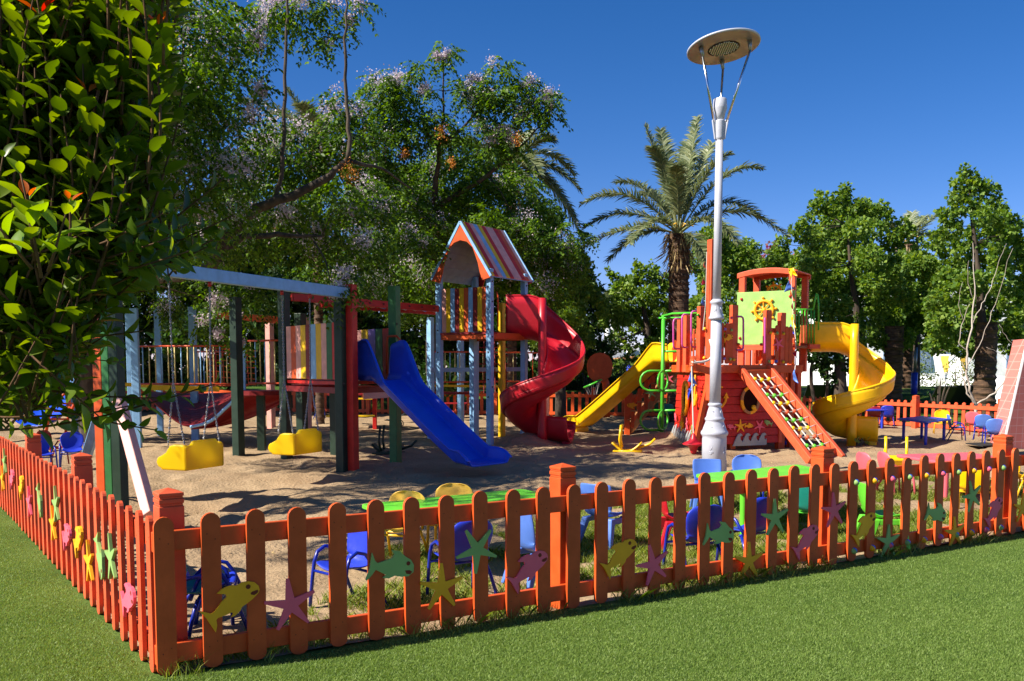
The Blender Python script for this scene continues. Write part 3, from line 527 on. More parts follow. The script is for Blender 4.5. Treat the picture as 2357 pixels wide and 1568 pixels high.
# relief ornaments on the pedestal
def relief(mb, y, ang, pts, rr, hw):
    R_ = hw*k; 
    q = []
    for (u, v) in pts: a = ang+u/hw; q.append(Vector((LB.x+R_*cos(a), LB.y+R_*sin(a), zy(y-v))))
    mb.tube(q, rr*k, 6)
mb = MB()
for ang in (radians(-48), radians(-118), radians(20)):
    sp = [(5*cos(t*.5)*(1-t*.055), 7+5*sin(t*.5)*(1-t*.055)) for t in range(16)]; relief(mb, 1048, ang, sp, 1.1, 28)
    relief(mb, 1048, ang, [(1.8*cos(t)+.2, 7+1.8*sin(t)) for t in np.linspace(0, 6, 9)], 1.0, 28); relief(mb, 1035, ang, [(-2, 0), (1, 3), (2, 8)], .9, 28)
    for j in range(3): relief(mb, 1066-0, ang-.45, [(-3+j*3, -3), (-1+j, 3), (-3+j*3, 7)], .8, 28)
    relief(mb, 1078, ang-.45, [(4.2*cos(t), 5.5*sin(t)) for t in np.linspace(0, 6.2, 14)], 1.1, 28); relief(mb, 1078, ang-.45, [(-1.2, -3.5), (-1.2, 3.5)], .7, 28); relief(mb, 1078, ang-.45, [(1.2, -3.5), (1.2, 3.5)], .7, 28)
    for j in range(4): relief(mb, 1060+j*9, ang+.22, [(-1.5, 2), (1.4, 0), (-1.2, -3)], .8, 28)
    relief(mb, 984, ang, [(-4, -3), (-2, 2), (0, 5), (2, 2), (4.5, -3)], 1.1, 24.4); relief(mb, 983, ang, [(-1.5, -1), (0, 2), (1.5, -1)], 1, 24.8)
    relief(mb, 952, ang, [(-3, 5), (0, 1), (2, -4), (3, -8)], 1.0, 17.6); relief(mb, 949, ang, [(-2, 1), (1, 4), (2.5, 0)], 1.0, 16.8)
    relief(mb, 714, ang, [(-3, 5), (0, 0), (-1, -6)], .9, 13); relief(mb, 712, ang, [(1, 6), (3, 0), (3, -5)], .9, 12.8)
mb.build('relief_ornament', M['lamp'], r, smooth=True)
DC = A(1665.5, 110, LY); til = Matrix.Rotation(radians(-6.5), 3, 'Y') @ Matrix.Rotation(radians(-8), 3, 'X')
MB().lathe([(79*k, -.008), (81.5*k, 0), (81*k, .02), (70*k, .045), (20*k, .075)], DC, 48, tilt=til).build('disc_cap', M['lamp'], r, smooth=True)
MB().lathe([(36*k, -.0115), (78.8*k, -.0115)], DC, 48, tilt=til).build('reflector', M['lampu'], r)
mb = MB().mat(M['bark_d']); mb.lathe([(1*k, -.016), (35.5*k, -.016)], DC, 40, tilt=til); mb.mat(M['chrome'])
for i in range(-6, 7):
    for j in range(-6, 7):
        if hypot(i, j) < 6.3: mb.lathe([(.2*k, -.032), (2*k, -.022), (2.3*k, -.017)], DC+til @ Vector((i*5.1*k, j*5.1*k, 0)), 6, tilt=til)
mb.build('light_grid', None, r)
for a, fx, fy in zip(angs, (1608, 1689, 1679), (130, 95, 124)):
    d = Vector((cos(a), sin(a), 0)); s0 = Vector((LB.x, LB.y, 0))+d*15.5*k+Vector((0, 0, zy(280))); e0 = DC+til @ (d*57*k+Vector((0, 0, -.14)))
    MB().tube([s0-(e0-s0)*.02, e0], .018, 8).build('rod', M['chrome'], r, smooth=True); MB().tube([e0-(e0-s0).normalized()*.01, DC+til @ (d*58*k+Vector((0, 0, -.012)))], [.022, .036], 10).build('rod_socket', M['steelw'], r, smooth=True)
# ---------------------------------------------------------------- swing set
NE = A(250, 845, 9.95); FE = A(800, 845, 14.15); NE.z = FE.z = 0; SD = (FE-NE).normalized(); SN = Vector((SD.y, -SD.x, 0)); ys = atan2(SD.y, SD.x)
r = thing('swing_set', 'wooden swing frame with long light blue top beam and coloured posts', 'swing frame', NE)
zb = 2.78
MB().beam(NE-SD*.12+Vector((0, 0, zb-.075)), FE+SD*.02+Vector((0, 0, zb-.075)), .1, .155).build('top_beam', M['ltblue'], r, bevel=.008)
MB().post(NE-SN*.115, -.1, zb+.02, .11, .12, ys).build('post', M['orange'], r, bevel=.008)['label'] = 'orange near post'
MB().post(NE+SN*.0, -.1, zb-.16, .11, .10, ys).build('post', M['green'], r, bevel=.008)['label'] = 'green near post'
MB().post(NE+SN*.115, -.1, zb-.16, .11, .12, ys).build('post', M['dkgreen'], r, bevel=.008)['label'] = 'dark green near post'
MB().post(FE-SN*.0+SD*.085, -.1, zb+.06, .15, .17, ys).build('post', M['red'], r, bevel=.008)['label'] = 'red far post'
MB().beam(A(275, 925, 9.85), A(346, 1188, 8.9), .13, .10, up=SN).build('strut', M['pinkw'], r, bevel=.01)['label'] = 'pale pink leaning strut'
MB().beam(A(226, 965, 10.1), A(180, 1110, 11.2), .1, .1, up=SN).build('strut', M['ltblue'], r, bevel=.01)['label'] = 'light blue leaning strut'
def chain(mb, p, q, L=.05, rr=.0052, w_=.011):
    p = Vector(p); q = Vector(q); d = (q-p); n = max(2, int(d.length/(L*.78))); d.normalize(); a = d.cross(Vector((0, 1, 0))).normalized(); b_ = d.cross(a)
    for i in range(n):
        c = p.lerp(q, (i+.5)/n); s_ = a if i % 2 else b_
        mb.tube([c+d*(L/2-w_)*sg+(d*cos(t)*sg+s_*sin(t))*w_ for sg, ts in ((1, (pi/2, pi/5, -pi/5, -pi/2)), (-1, (pi/2, pi/5, -pi/5, -pi/2))) for t in ts], rr, 4, closed=True)
def swing(label, x, y, tops):
    tt = [NE+SD*s_ for s_ in tops]; cen = (tt[0]+tt[1])/2; sz = .40
    r = thing('tub_swing', label, 'swing', (cen.x, cen.y, sz), 0, 'yellow tub swings under the light blue beam'); c = Vector((cen.x, cen.y, sz)); W = .17; D = .33
    def P(a, b_, z): return c+SN*a+SD*b_+Vector((0, 0, z*1.2))
    def slab(poly3, off, nm, bv=.02):
        mb = MB(); a = [P(*q) for q in poly3]; b_ = [p+off for p in a]; kk = len(a)
        mb.add(a+b_, [tuple(range(kk)), tuple(range(kk, 2*kk))[::-1]]+[(i, (i+1) % kk, kk+(i+1) % kk, kk+i) for i in range(kk)]); o = mb.build(nm, M['p_yell_thin'], r, bevel=bv, seg=4); fix_normals(o)
    prof = [(-W*1.5, .03), (-W*1.65, .07), (-W*1.55, .12), (-W*1.2, .14), (-W*.8, .17), (-W*.45, .235), (-W*.1, .25), (W*.8, .25), (W*.97, .23), (W*.97, .0), (-W, .0)]
    for b0 in (-D, D-.07): slab([(u, b0, v) for u, v in prof], SD*.07, 'side_panel')
    slab([(W*.6, u*D, v) for u, v in ((-.99, 0), (.99, 0), (.99, .225), (.72, .24), (.62, .285), (-.5, .285), (-.62, .245), (-.99, .235))], SN*W*.42, 'backrest', .024)
    slab([(-W*1.45, u*D, v) for u, v in ((-.9, .03), (.9, .03), (.9, .11), (-.9, .11))], SN*.06, 'front_bar', .02)
    slab([(-W*1.3, u*D, v) for u, v in ((-.95, 0), (.95, 0), (.95, .06), (-.95, .06))], SN*W*2.0, 'seat_base', .01)
    for tp, b0 in ((tt[0], -D+.035), (tt[1], D-.035)):
        top = Vector((tp.x, tp.y, zb-.19)); jn = top.lerp(P(0, b0, .22), .60)
        mb = MB(); chain(mb, top, jn); mb.build('chain', M['steelw'], r)
        for a in (-W*.7, W*.75): mb = MB(); chain(mb, jn, P(a, b0, .24)); mb.build('chain', M['steelw'], r)
        MB().tube([(tp.x, tp.y, zb-.15), (tp.x, tp.y, zb-.21)], .022, 8).build('hanger', M['redt'], r, smooth=True)
swing('yellow tub swing hanging nearer the fence, left one', 438, 1050, (.91, 1.59))
swing('yellow tub swing hanging farther back by the dark green post', 684, 1033, (3.0, 3.63))
# ---------------------------------------------------------------- play structures
def strip_panel(root, p, q, z0, z1, cols, th=.03, name='striped_panel'):      # p, q ground points
    p = Vector((p[0], p[1], 0)); q = Vector((q[0], q[1], 0)); d = q-p; n = len(cols); u = d.normalized(); N = Vector((u.y, -u.x, 0)); mb = MB()
    for i, c in enumerate(cols):
        a = p+d*(i/n)+u*.003; b_ = p+d*((i+1)/n)-u*.003; m = (a+b_)/2
        mb.mat(stripes[c]).box((m.x, m.y, (z0+z1)/2), (b_-a).length, th, z1-z0, atan2(u.y, u.x))
    mb.build(name, None, root, bevel=.004)
def bolts(root, pts, n, r=.016, m='bark_d'):
    mb = MB()
    for p in pts: mb.tube([Vector(p)-Vector(n)*.004, Vector(p)+Vector(n)*.012], r, 8)
    mb.build('bolt', M[m], root)
def railing(root, p, q, z0, z1, n, cols, mrail='orange_t', rr=.018, sp=.013, topr=.02, name='railing'):
    p = Vector((p[0], p[1], 0)); q = Vector((q[0], q[1], 0)); mb = MB().mat(M[mrail])
    for z in (z0, z1): mb.tube([p+Vector((0, 0, z)), q+Vector((0, 0, z))], topr, 8)
    for i in range(n):
        c = p.lerp(q, (i+.5)/n); mb.mat(M[cols[i % len(cols)]]).tube([c+Vector((0, 0, z0)), c+Vector((0, 0, z1))], sp, 6)
    mb.build(name, None, root, smooth=True)
# --- roofed tower
P1 = G(1128, 1028); P3 = G(1195, 1018); P2 = G(1089, 1011)
e1 = ((P3-P1).normalized()+Vector((.10, 0, 0))).normalized(); e0 = Vector((-e1.y, e1.x, 0)); S_ = 1.27
P3 = P1+e1*S_; P0 = P1+e0*S_; P2 = P3+e0*S_; yt = atan2(e1.y, e1.x); Tc = (P1+P2)/2
r = TW = thing('play_tower', 'tall light blue roofed play tower with red spiral slide and monkey bars', 'play tower', Tc)
zt = 2.30
for p, top, lb in ((P0, 3.55, ''), (P1, 3.55, ''), (P3, 3.55, ''), (P2, 3.55, '')): MB().post(p, -.1, top, .115, yaw=yt).build('post', M['ltblue'], r, bevel=.008)
for p in (P0, P1): bolts(r, [(p.x+e0.x*0-e1.x*.058, p.y-e1.y*.058, z) for z in (1.0, 1.35, 1.9, 2.35, 2.75, 3.2)], -e1)
for p in (P1, P3): bolts(r, [(p.x-e0.x*.058, p.y-e0.y*.058, z) for z in (1.2, 2.2, 2.9, 3.3)], -e0)
c = (P1+P2)/2; MB().box((c.x, c.y, zt-.02), S_+.1, S_+.1, .04, yt).build('floor', M['maroon'], r)
for a, b_ in ((P0, P1), (P1, P3), (P3, P2), (P2, P0)):
    MB().beam(a+Vector((0, 0, zt-.09))+(c-a)*0, b_+Vector((0, 0, zt-.09)), .05, .10).build('floor_beam', M['orange'], r, bevel=.005)
strip_panel(r, P0+(P1-P0)*.055-e1*.0, P1-(P1-P0)*.055, zt+.01, 3.2, 'pybmyobmyo')
strip_panel(r, P2+(P0-P2)*.06, P0-(P0-P2)*.06, zt+.01, 3.1, 'bymgobmyp')
# roof
rz0 = 3.50; rz1 = 4.50; ov = .10; fo = .12
mid0 = (P0+P1)/2-e1*fo; mid1 = (P2+P3)/2+e1*(fo+.06)
for sg, nm in ((-1, 'right'), (1, 'left')):
    mb = MB(); ea = e0*sg*(S_/2+ov); nb = 11; cols = 'yrpbyrpprop'
    for i in range(nb):
        a = mid0.lerp(mid1, i/nb+.002); b_ = mid0.lerp(mid1, (i+1)/nb-.002); 
        A0 = a+Vector((0, 0, rz1)); A1 = b_+Vector((0, 0, rz1)); B0 = a+ea+Vector((0, 0, rz0-.1)); B1 = b_+ea+Vector((0, 0, rz0-.1)); tn = Vector((0, 0, .022))
        mb.mat(stripes[cols[i]]).hexa([B0, B1, A1, A0, B0+tn, B1+tn, A1+tn, A0+tn])
    un = Vector((0, 0, -.012)); A0, A1, B0, B1 = [v+un for v in (mid0+Vector((0, 0, rz1)), mid1+Vector((0, 0, rz1)), mid0+ea+Vector((0, 0, rz0-.1)), mid1+ea+Vector((0, 0, rz0-.1)))]
    mb.build('roof_slope', None, r); mb = MB()
    for i in range(8):
        a = B0.lerp(A0, i/8+.004); b_ = B0.lerp(A0, (i+1)/8-.004); v = A1-A0; d = Vector((0, 0, -.014)); mb.hexa([a+d, b_+d, b_+v+d, a+v+d, a, b_, b_+v, a+v])
    mb.build('roof_lining', M['greyblue'], r)
    for f, cc in ((mid0, 'ltblue'), (mid1, 'ltblue')):
        MB().beam(f+ea*1.02+Vector((0, 0, rz0-.11)), f+Vector((0, 0, rz1+.01)), .03, .055, up=(0, 0, 1)).build('barge_board', M[cc], r, bevel=.004)
hw = S_/2+.06
gab = [(-hw-.05, rz0-.13), (-hw+.16, rz0-.18), (-hw+.22, rz0-.02), (-hw+.27, rz0+.18), (-.30, rz0+.48), (-.16, rz0+.60), (0, rz0+.64), (.16, rz0+.60), (.30, rz0+.48), (hw-.27, rz0+.18), (hw-.22, rz0-.02), (hw-.16, rz0-.18), (hw+.05, rz0-.13), (.0, rz1-.02)]
for f, cc, off in ((mid0, 'orange', .03), (mid1, 'red', -.03)):
    mb = MB(); O = f+e1*off; mb.prism(gab, O, -e0, (0, 0, 1), .035); o = mb.build('gable_board', M[cc], r, bevel=.004); fix_normals(o)
# monkey bars to the dark green post
MBa = A(683, 845, 16.3); MBb = A(905, 845, 15.45); zq = 2.80
q0 = G(683, 0, 2.0) if 0 else A(683, 690, 16.6)
a1 = A(672, 692, 16.2); b1 = P0+Vector((0, 0, 2.80))-e1*.02; a1.z = 2.80; a2 = A(738, 690, 18.0); a2.z = 2.80; b2 = b1+(a2-a1)*.8
for s_, e_ in ((a1, b1), (a2, b2)): MB().beam(s_, e_, .07, .13).build('overhead_beam', M['red'], r, bevel=.008)
bolts(r, [a1.lerp(b1, t_)+Vector((.03, -.04, 0)) for t_ in np.linspace(.1, .95, 10)], (.3, -.95, 0), .02, 'maroon')
for i in range(12):
    t_ = (i+.6)/12; MB().tube([a1.lerp(b1, t_), a2.lerp(b2, t_)], .019, 8).build('rung', M[('orange_t', 'p_ltblue', 'orange_t', 'rope')[i % 4]], r, smooth=True)
# extra posts behind the tower: side deck with rope net
for x, y, Y, t_, cc in ((991, 905, 20.6, 2.68, 'ltblue'), (1060, 905, 22.3, 2.35, 'ltblue'), (1089, 1011, 20.3, 2.25, 'ltblue'), (1155, 1003, 20.9, 3.02, 'yelw'), (1257, 960, 23.6, 3.35, 'pinkw')):
    p = A(x, 845, Y); MB().post(p, -.1, t_, .12, yaw=yt).build('post', M[cc], r, bevel=.006)
pa = A(991, 845, 20.65); pb = A(1060, 845, 22.3); pc = A(1155, 845, 21.0)
MB().beam(A(991, 852, 20.5), A(1200, 850, 21.3), .05, .09).build('low_beam', M['greyblue'], r); MB().beam(A(992, 888, 20.6), A(1160, 890, 22.0), .05, .05).build('low_beam', M['yelw'], r)
railing(r, A(985, 845, 21.6), A(1075, 845, 21.9), 1.25, 1.95, 8, ('cream', 'ltblue', 'cream'), name='railing'); railing(r, A(1075, 845, 21.9), A(1280, 845, 23.6), 1.25, 1.95, 9, ('orange_t', 'cream', 'ltblue'))
MB().beam(A(990, 905, 21.2), A(1085, 905, 21.5), .5, .05).build('side_deck', M['maroon'], r)
mb = MB()
for i in range(7):
    mb.tube([A(1090+i*12, 785, 21.2), A(1088+i*13, 905, 20.9)], .012, 5)
for j in range(6): mb.tube([A(1088, 800+j*19, 21.0), A(1170, 800+j*19, 21.4)], .012, 5)
mb.build('climbing_net', M['maroon'], r)
MB().tube([A(1143, 672, 19.1), A(1146, 680, 19.1), A(1146, 752, 19.1)], .016, 8).build('handle', M['orange_t'], r, smooth=True)
# --- spiral slide builder: local helix, entry heading dirE
def spiral(root, cen, R_, z_top, z_bot, a_in, turn, mat, col_h, box=.55, hood=.55, lead=.9, foot=True, exitl=.5, hq=.16, zs=(0, .42, .65, .82, 1)):
    cen = Vector((cen[0], cen[1], 0)); sgn = 1 if turn > 0 else -1; N = 56; rin = .10
    ent = Vector((cos(a_in), sin(a_in), 0)); tan0 = Vector((-ent.y, ent.x, 0))*sgn
    aO = a_in+turn; eo = Vector((cos(aO), sin(aO), 0)); tanO = Vector((-eo.y, eo.x, 0))*sgn
    def frame(t):       # -> centre of section, outward dir, z
        if t < .14: s_ = (t/.14-1)*lead; return cen+tan0*s_, ent, z_top-.10*max(0, (t-.08)/.06)**2
        if t > .93: s_ = (t-.93)/.07*exitl; return cen+tanO*s_, eo, z_bot-.03*(t-.93)/.07
        q = (t-.14)/.79; a = a_in+turn*q; e = Vector((cos(a), sin(a), 0)); zz = z_top-.10+(z_bot-z_top+.10)*float(np.interp(q, (0, .1, .22, .46, .7, .88, 1), (0, zs[1]*.5, zs[1], zs[2], zs[3], .95, 1))); return cen, e, zz
    def wall(t):        # outer wall height
        if t < .14: return hood if hq > .1 else .42+(hood-.42)*max(0, 1-t/.12)
        q = min(1, (t-.14)/hq); return hood*(1-q)**1.5+.38*(1-(1-q)**1.5)-(.12*max(0, (t-.85)/.15))
    sec = [(0.0, .42), (.02, .20), (.06, .08), (.16, -.02), (.36, -.10), (.58, -.11), (.78, -.04), (.91, .10), (.98, .28), (1.0, .42), (1.03, 1.0)]
    def f(u, v):
        c_, e, z = frame(u); k = v*(len(sec)-1); i = min(int(k), len(sec)-2); q = k-i; rr = sec[i][0]*(1-q)+sec[i+1][0]*q; hh = sec[i][1]*(1-q)+sec[i+1][1]*q; H_ = wall(u)
        if v > .5: hz_ = hh*H_ if hh > .16 else hh
        else:
            hz_ = hh
            if u < .2: hz_ = hh+(hood-.42)*max(0, (hh-.1)/.32)*min(1, (.21-u)/.05)
        return c_+e*(rin+(R_-rin)*rr)+Vector((0, 0, z+hz_))
    o = MB().grid(f, 110, 26).build('spiral_slide', mat, root, smooth=True, solid=.028); 
    rim = [f(u, 1.0) for u in np.linspace(0, 1, 90)]; MB().tube(rim, .022, 8).build('slide_rim', mat, o, smooth=True)
    rim = [f(u, 0.0) for u in np.linspace(0, .17, 14)]; MB().tube(rim, .022, 8).build('slide_rim', mat, o, smooth=True)
    for q in (.83, .9): MB().tube([f(u, q)+ (f(u, q)-frame(u)[0]).normalized()*.010 for u in np.linspace(.16, .9, 80)], .011, 6).build('slide_rib', mat, o, smooth=True)
    MB().lathe([(.10, -.1), (.095, z_bot+.1), (.085, z_top), (.08, col_h)], cen, 20).build('centre_column', mat, o, smooth=True)
    if foot:
        p = cen+eo*(R_*.55)+tanO*exitl*.8; MB().box((p.x, p.y, z_bot/2-.08), .16, .2, z_bot, atan2(tanO.y, tanO.x)).build('slide_foot', mat, o, bevel=.02)
    return o
# --- platform with striped panels and straight blue slide
Q1 = G(660, 1060); Q2 = G(789, 1087); Q3 = G(911, 1068); Q4 = Q1+(Q3-Q2)*.95
r = PF = thing('slide_platform', 'low platform with striped panels, dark green posts and straight blue slide', 'play platform', (Q1+Q3)/2); yq = atan2((Q3-Q2).y, (Q3-Q2).x)
for p, t_, cc in ((Q1, 2.95, 'dkgreen'), (Q2, 2.75, 'dkgreen'), (Q3, 2.92, 'green'), (Q4, 2.6, 'dkgreen')): MB().post(p, -.1, t_, .15, yaw=yq).build('post', M[cc], r, bevel=.01)
bolts(r, [Q2+Vector((.05, -.085, z)) for z in (1.35, 2.2)], (.2, -1, 0)); bolts(r, [Q3+Vector((.05, -.085, z)) for z in (1.0, 2.3)], (.2, -1, 0))
zp = 1.38; cc_ = (Q1+Q2+Q3+Q4)/4
mb = MB(); P = [Q2, Q3, Q4, Q1]; mb.add([p+Vector((0, 0, zp-.05)) for p in P]+[p+Vector((0, 0, zp)) for p in P], [(3, 2, 1, 0), (4, 5, 6, 7), (0, 1, 5, 4), (1, 2, 6, 5), (2, 3, 7, 6), (3, 0, 4, 7)]); mb.build('floor', M['red'], r)
for a, b_ in ((Q1, Q2), (Q2, Q3), (Q3, Q4), (Q4, Q1)): MB().beam(a+Vector((0, 0, zp-.14)), b_+Vector((0, 0, zp-.14)), .06, .09).build('floor_beam', M['maroon'], r)
strip_panel(r, Q1+(Q2-Q1)*.05, Q2-(Q2-Q1)*.04, zp+.03, 2.28, 'popymbypgr')
strip_panel(r, Q4+(Q3-Q4)*.04, Q3-(Q3-Q4)*.06, zp+.03, 2.24, 'bympylgr')
x0, Ys = 905, 15.2
MB().tube([Q3+Vector((-.12, -.1, zp+.1)), Q3+Vector((-.12, -.1, 2.02)), Q3+Vector((-.09, -.12, 2.1)), Q3+Vector((0.06, -.2, 2.1)), Q3+Vector((.12, -.22, 2.03)), Q3+Vector((.14, -.24, 1.9))], .018, 8).build('handle', M['orange_t'], r, smooth=True)
for x, Y, cc, tp in ((622, 24.0, 'pinkw', 2.85), (705, 22.0, 'pinkw', 2.75), (693, 17.6, 'dkgreen', 2.6), (545, 16.9, 'dkgreen', 2.85)):
    p = A(x, 845, Y); MB().post(p, -.1, tp, .16, yaw=yq).build('post', M[cc], r, bevel=.01)
MB().beam(A(880, 905, 19), A(930, 905, 19.5), .05, .05) if 0 else None
MB().beam(A(836, 909, 16.9), A(925, 903, 17.2), .06, .16).build('shelf_board', M['pinkw'], r)
# straight slide
st = (Q2*.42+Q3*.58)+Vector((0, 0, zp+.02)); en = G(1128, 1103); en.z = .24; dr = (en-st); dr.z = 0; Ls = dr.length; dr.normalize(); sn = Vector((dr.y, -dr.x, 0))
def slz(s_):
    q = s_/Ls
    if q < .13: return st.z
    if q > .84: return .24-.03*(q-.84)/.16
    t_ = (q-.13)/.71; return st.z+(.24-st.z)*(t_*.9+.1*(3*t_*t_-2*t_**3))
def slide_f(hoodh=.62, wd=.36, Lt=Ls, wl=.19):
    sec = [(-1.16, .97), (-1.10, 1.0), (-1.03, .92), (-.98, .5), (-.92, .12), (-.80, 0), (-.4, -.02), (0, -.025), (.4, -.02), (.80, 0), (.92, .12), (.98, .5), (1.03, .92), (1.10, 1.0), (1.16, .97)]
    def f(u, v):
        s_ = u*Lt; k = v*(len(sec)-1); i = min(int(k), len(sec)-2); q = k-i; a = sec[i][0]*(1-q)+sec[i+1][0]*q; h = sec[i][1]*(1-q)+sec[i+1][1]*q
        H_ = wl
        if u < .11: H_ = hoodh*min(1, .9+u*1.2)
        elif u < .30: t_ = (u-.11)/.19; t_ = t_*t_*(3-2*t_); H_ = hoodh*(1-t_)+wl*t_
        if u > .9: H_ = wl-.12*((u-.9)/.1)**2
        ww = wd*(1+.22*max(0, (u-.86)/.14)*(1 if u < .97 else .75)); return Vector((0, 0, 0)), s_, a*ww, h*H_
    return f
ff_ = slide_f()
def sf(u, v): _, s_, a, h = ff_(u, v); return Vector((st.x, st.y, 0))+dr*s_+sn*a+Vector((0, 0, slz(s_)+h))
o = MB().grid(sf, 120, 56).build('straight_slide', M['p_blue'], r, smooth=True, solid=.022)

# --- suspension bridge and round steps
r = BR_ = thing('bridge_frame', 'shaded climbing frame with sagging maroon plank bridge, blue posts and spindle railings', 'climbing frame', G(440, 1010))
for x, yb, tp, w_ in ((305, 1000, 2.9, .14), (318, 1031, 2.75, .14), (370, 1001, 3.0, .13), (450, 1013, 2.9, .15)): p = G(x, yb); MB().post(p, -.1, tp, w_, yaw=.15).build('post', M['ltblue'], r, bevel=.008)
MB().beam(A(338, 892, 19.6), A(505, 896, 20), .06, .11).build('deck_beam', M['yelw'], r); MB().beam(A(285, 885, 20.5), A(340, 888, 20.5), .06, .08).build('deck_beam', M['yelw'], r)
railing(r, A(322, 845, 20.0), A(545, 845, 19.6), 1.24, 2.04, 15, ('ltblue', 'cream', 'cream')); railing(r, A(450, 845, 21.6), A(570, 845, 21.2), 1.18, 1.95, 9, ('cream', 'ltblue', 'cream', 'redt'))
railing(r, A(572, 845, 18.8), A(650, 845, 18.2), 1.28, 2.12, 7, ('cream', 'ltblue', 'cream', 'ltblue', 'cream'))
MB().beam(A(554, 785, 18.6), A(554, 900, 18.6), .2, .06, up=(0, 1, 0)).build('panel_board', M['ltblue'], r, bevel=.006)
MB().beam(A(505, 726, 20), A(655, 738, 19), .1, .14).build('top_beam', M['orange'], r)
def poly3(L, t_):
    t_ = t_*(len(L)-1); i = min(int(t_), len(L)-2); q = t_-i; f_ = lambda k: np.array(L[max(0, min(len(L)-1, k))], float); a_, b_, c_, e_ = f_(i-1), f_(i), f_(i+1), f_(i+2)
    x = .5*((2*b_)+(-a_+c_)*q+(2*a_-5*b_+4*c_-e_)*q*q+(-a_+3*b_-3*c_+e_)*q**3); return A(*x)
RN = [(334, 912, 19.2), (372, 945, 19.1), (405, 972, 19.0), (440, 985, 19.0), (485, 972, 18.9), (525, 938, 18.7), (562, 906, 18.5)]
RFa = [(338, 904, 21.2), (372, 906, 21.2), (405, 908, 21.2), (440, 909, 21.1), (480, 908, 21.0), (520, 907, 20.8), (556, 905, 20.6)]
mb = MB(); nb = 16
for i in range(nb):
    v0, v1 = i/nb, (i+.9)/nb
    for k_ in range(12):
        u0, u1 = k_/12, (k_+1)/12; P = [poly3(RFa, u0).lerp(poly3(RN, u0), v0), poly3(RFa, u1).lerp(poly3(RN, u1), v0), poly3(RFa, u1).lerp(poly3(RN, u1), v1), poly3(RFa, u0).lerp(poly3(RN, u0), v1)]; t_ = Vector((0, 0, .03)); mb.hexa(P+[p+t_ for p in P])
mb.build('bridge_deck', M['maroon'], r)
RB = [(440, 987, 19.4), (485, 984, 19.4), (530, 976, 19.3), (575, 963, 19.1), (615, 945, 18.9), (655, 922, 18.6)]
RT = [(440, 984, 19.0), (485, 972, 18.9), (525, 938, 18.7), (562, 908, 18.5), (610, 906, 18.4), (655, 905, 18.3)]
mb = MB().grid(lambda u, v: poly3(RT, u).lerp(poly3(RB, u), v)+Vector((0, .25*sin(pi*v), 0)), 20, 6); mb.build('bridge_underside', M['maroon'], r, smooth=True, solid=.03)
MB().tube([poly3(RN[3:]+[(610, 905, 18.4), (655, 904, 18.3)], u)+Vector((0, -.03, .02)) for u in np.linspace(0, 1, 24)], .034, 6).build('edge_rope', M['ltblue'], r, smooth=True)
mb = MB()
for i in range(13):
    mb.tube([A(480+i*8, 800, 23), A(484+i*8, 885, 23)], .01, 4); 
for j in range(7): mb.tube([A(478, 802+j*13, 23), A(590, 808+j*13, 23)], .01, 4)
mb.build('chain_net', M['orange'], r)
cst = A(600, 906, 18.0); MB().lathe([(.55, -.04), (.55, .04)], (cst.x, cst.y, 1.11), 26).build('round_step', M['maroon'], r); MB().post(cst, -.05, 1.07, .14).build('step_post', M['dkgreen'], r)
cst = A(735, 890, 17.2); MB().lathe([(.55, -.04), (.55, .04)], (cst.x, cst.y, 1.24), 26).build('round_step', M['maroon'], r)
MB().lathe([(.05, -.3), (.42, -.25), (.5, 0), (.42, .25), (.05, .3)], A(510, 925, 24), 16).build('crawl_barrel', M['orange'], r, smooth=True)
# rear blue slide with orange arched climber
r = thing('rear_slide', 'blue slide with orange arched climber far back at the left', 'slide', G(130, 990)); 
def rs(u, v):
    c_ = A(150, 868, 24).lerp(A(98, 978, 22.5), min(1, u*1.12)); c_.z = max(.12, c_.z); a = (v-.5)*2; return c_+Vector((a*.42*(1+.3*u), -.1*a+ (-.5 if u > .9 else 0), .22*abs(a)**3))
MB().grid(rs, 16, 8).build('slide_bed', M['p_blue'], r, smooth=True, solid=.03)
for x in (168,): p = A(x, 845, 23.5); MB().post(p, -.1, 2.1, .12).build('post', M['ltblue'], r)
for dx, dY in ((0, 0), (45, 1.2)): MB().tube([A(105+dx, 1002, 21+dY), A(112+dx, 962, 21+dY), A(128+dx, 925, 21+dY), A(150+dx, 905, 21+dY), A(185+dx, 893, 21+dY)], .035, 8).build('arch_rail', M['orange_t'], r, smooth=True)
for i in range(4): MB().tube([A(112+i*14, 965-i*18, 21), A(157+i*14, 965-i*18, 22.2)], .025, 6).build('rung', M['orange_t'], r, smooth=True)
# red spiral of the tower
sc_ = A(1248, 845, 19.2)
spiral(TW, (sc_.x, sc_.y, 0), .84, zt+.0, .18, radians(88), radians(-376), M['p_red'], 3.0, lead=.75, hood=.76, hq=.26, zs=(0, .32, .55, .78, 1))
MB().beam(P1+e1*.1+Vector((0, 0, zt-.07)), A(1252, 845, 19.6)*1+Vector((0, 0, 0)) if 0 else Vector((A(1248, 845, 20.0).x, A(1248, 845, 20.0).y, zt-.07)), .07, .12).build('slide_beam', M['orange'], TW, bevel=.006)
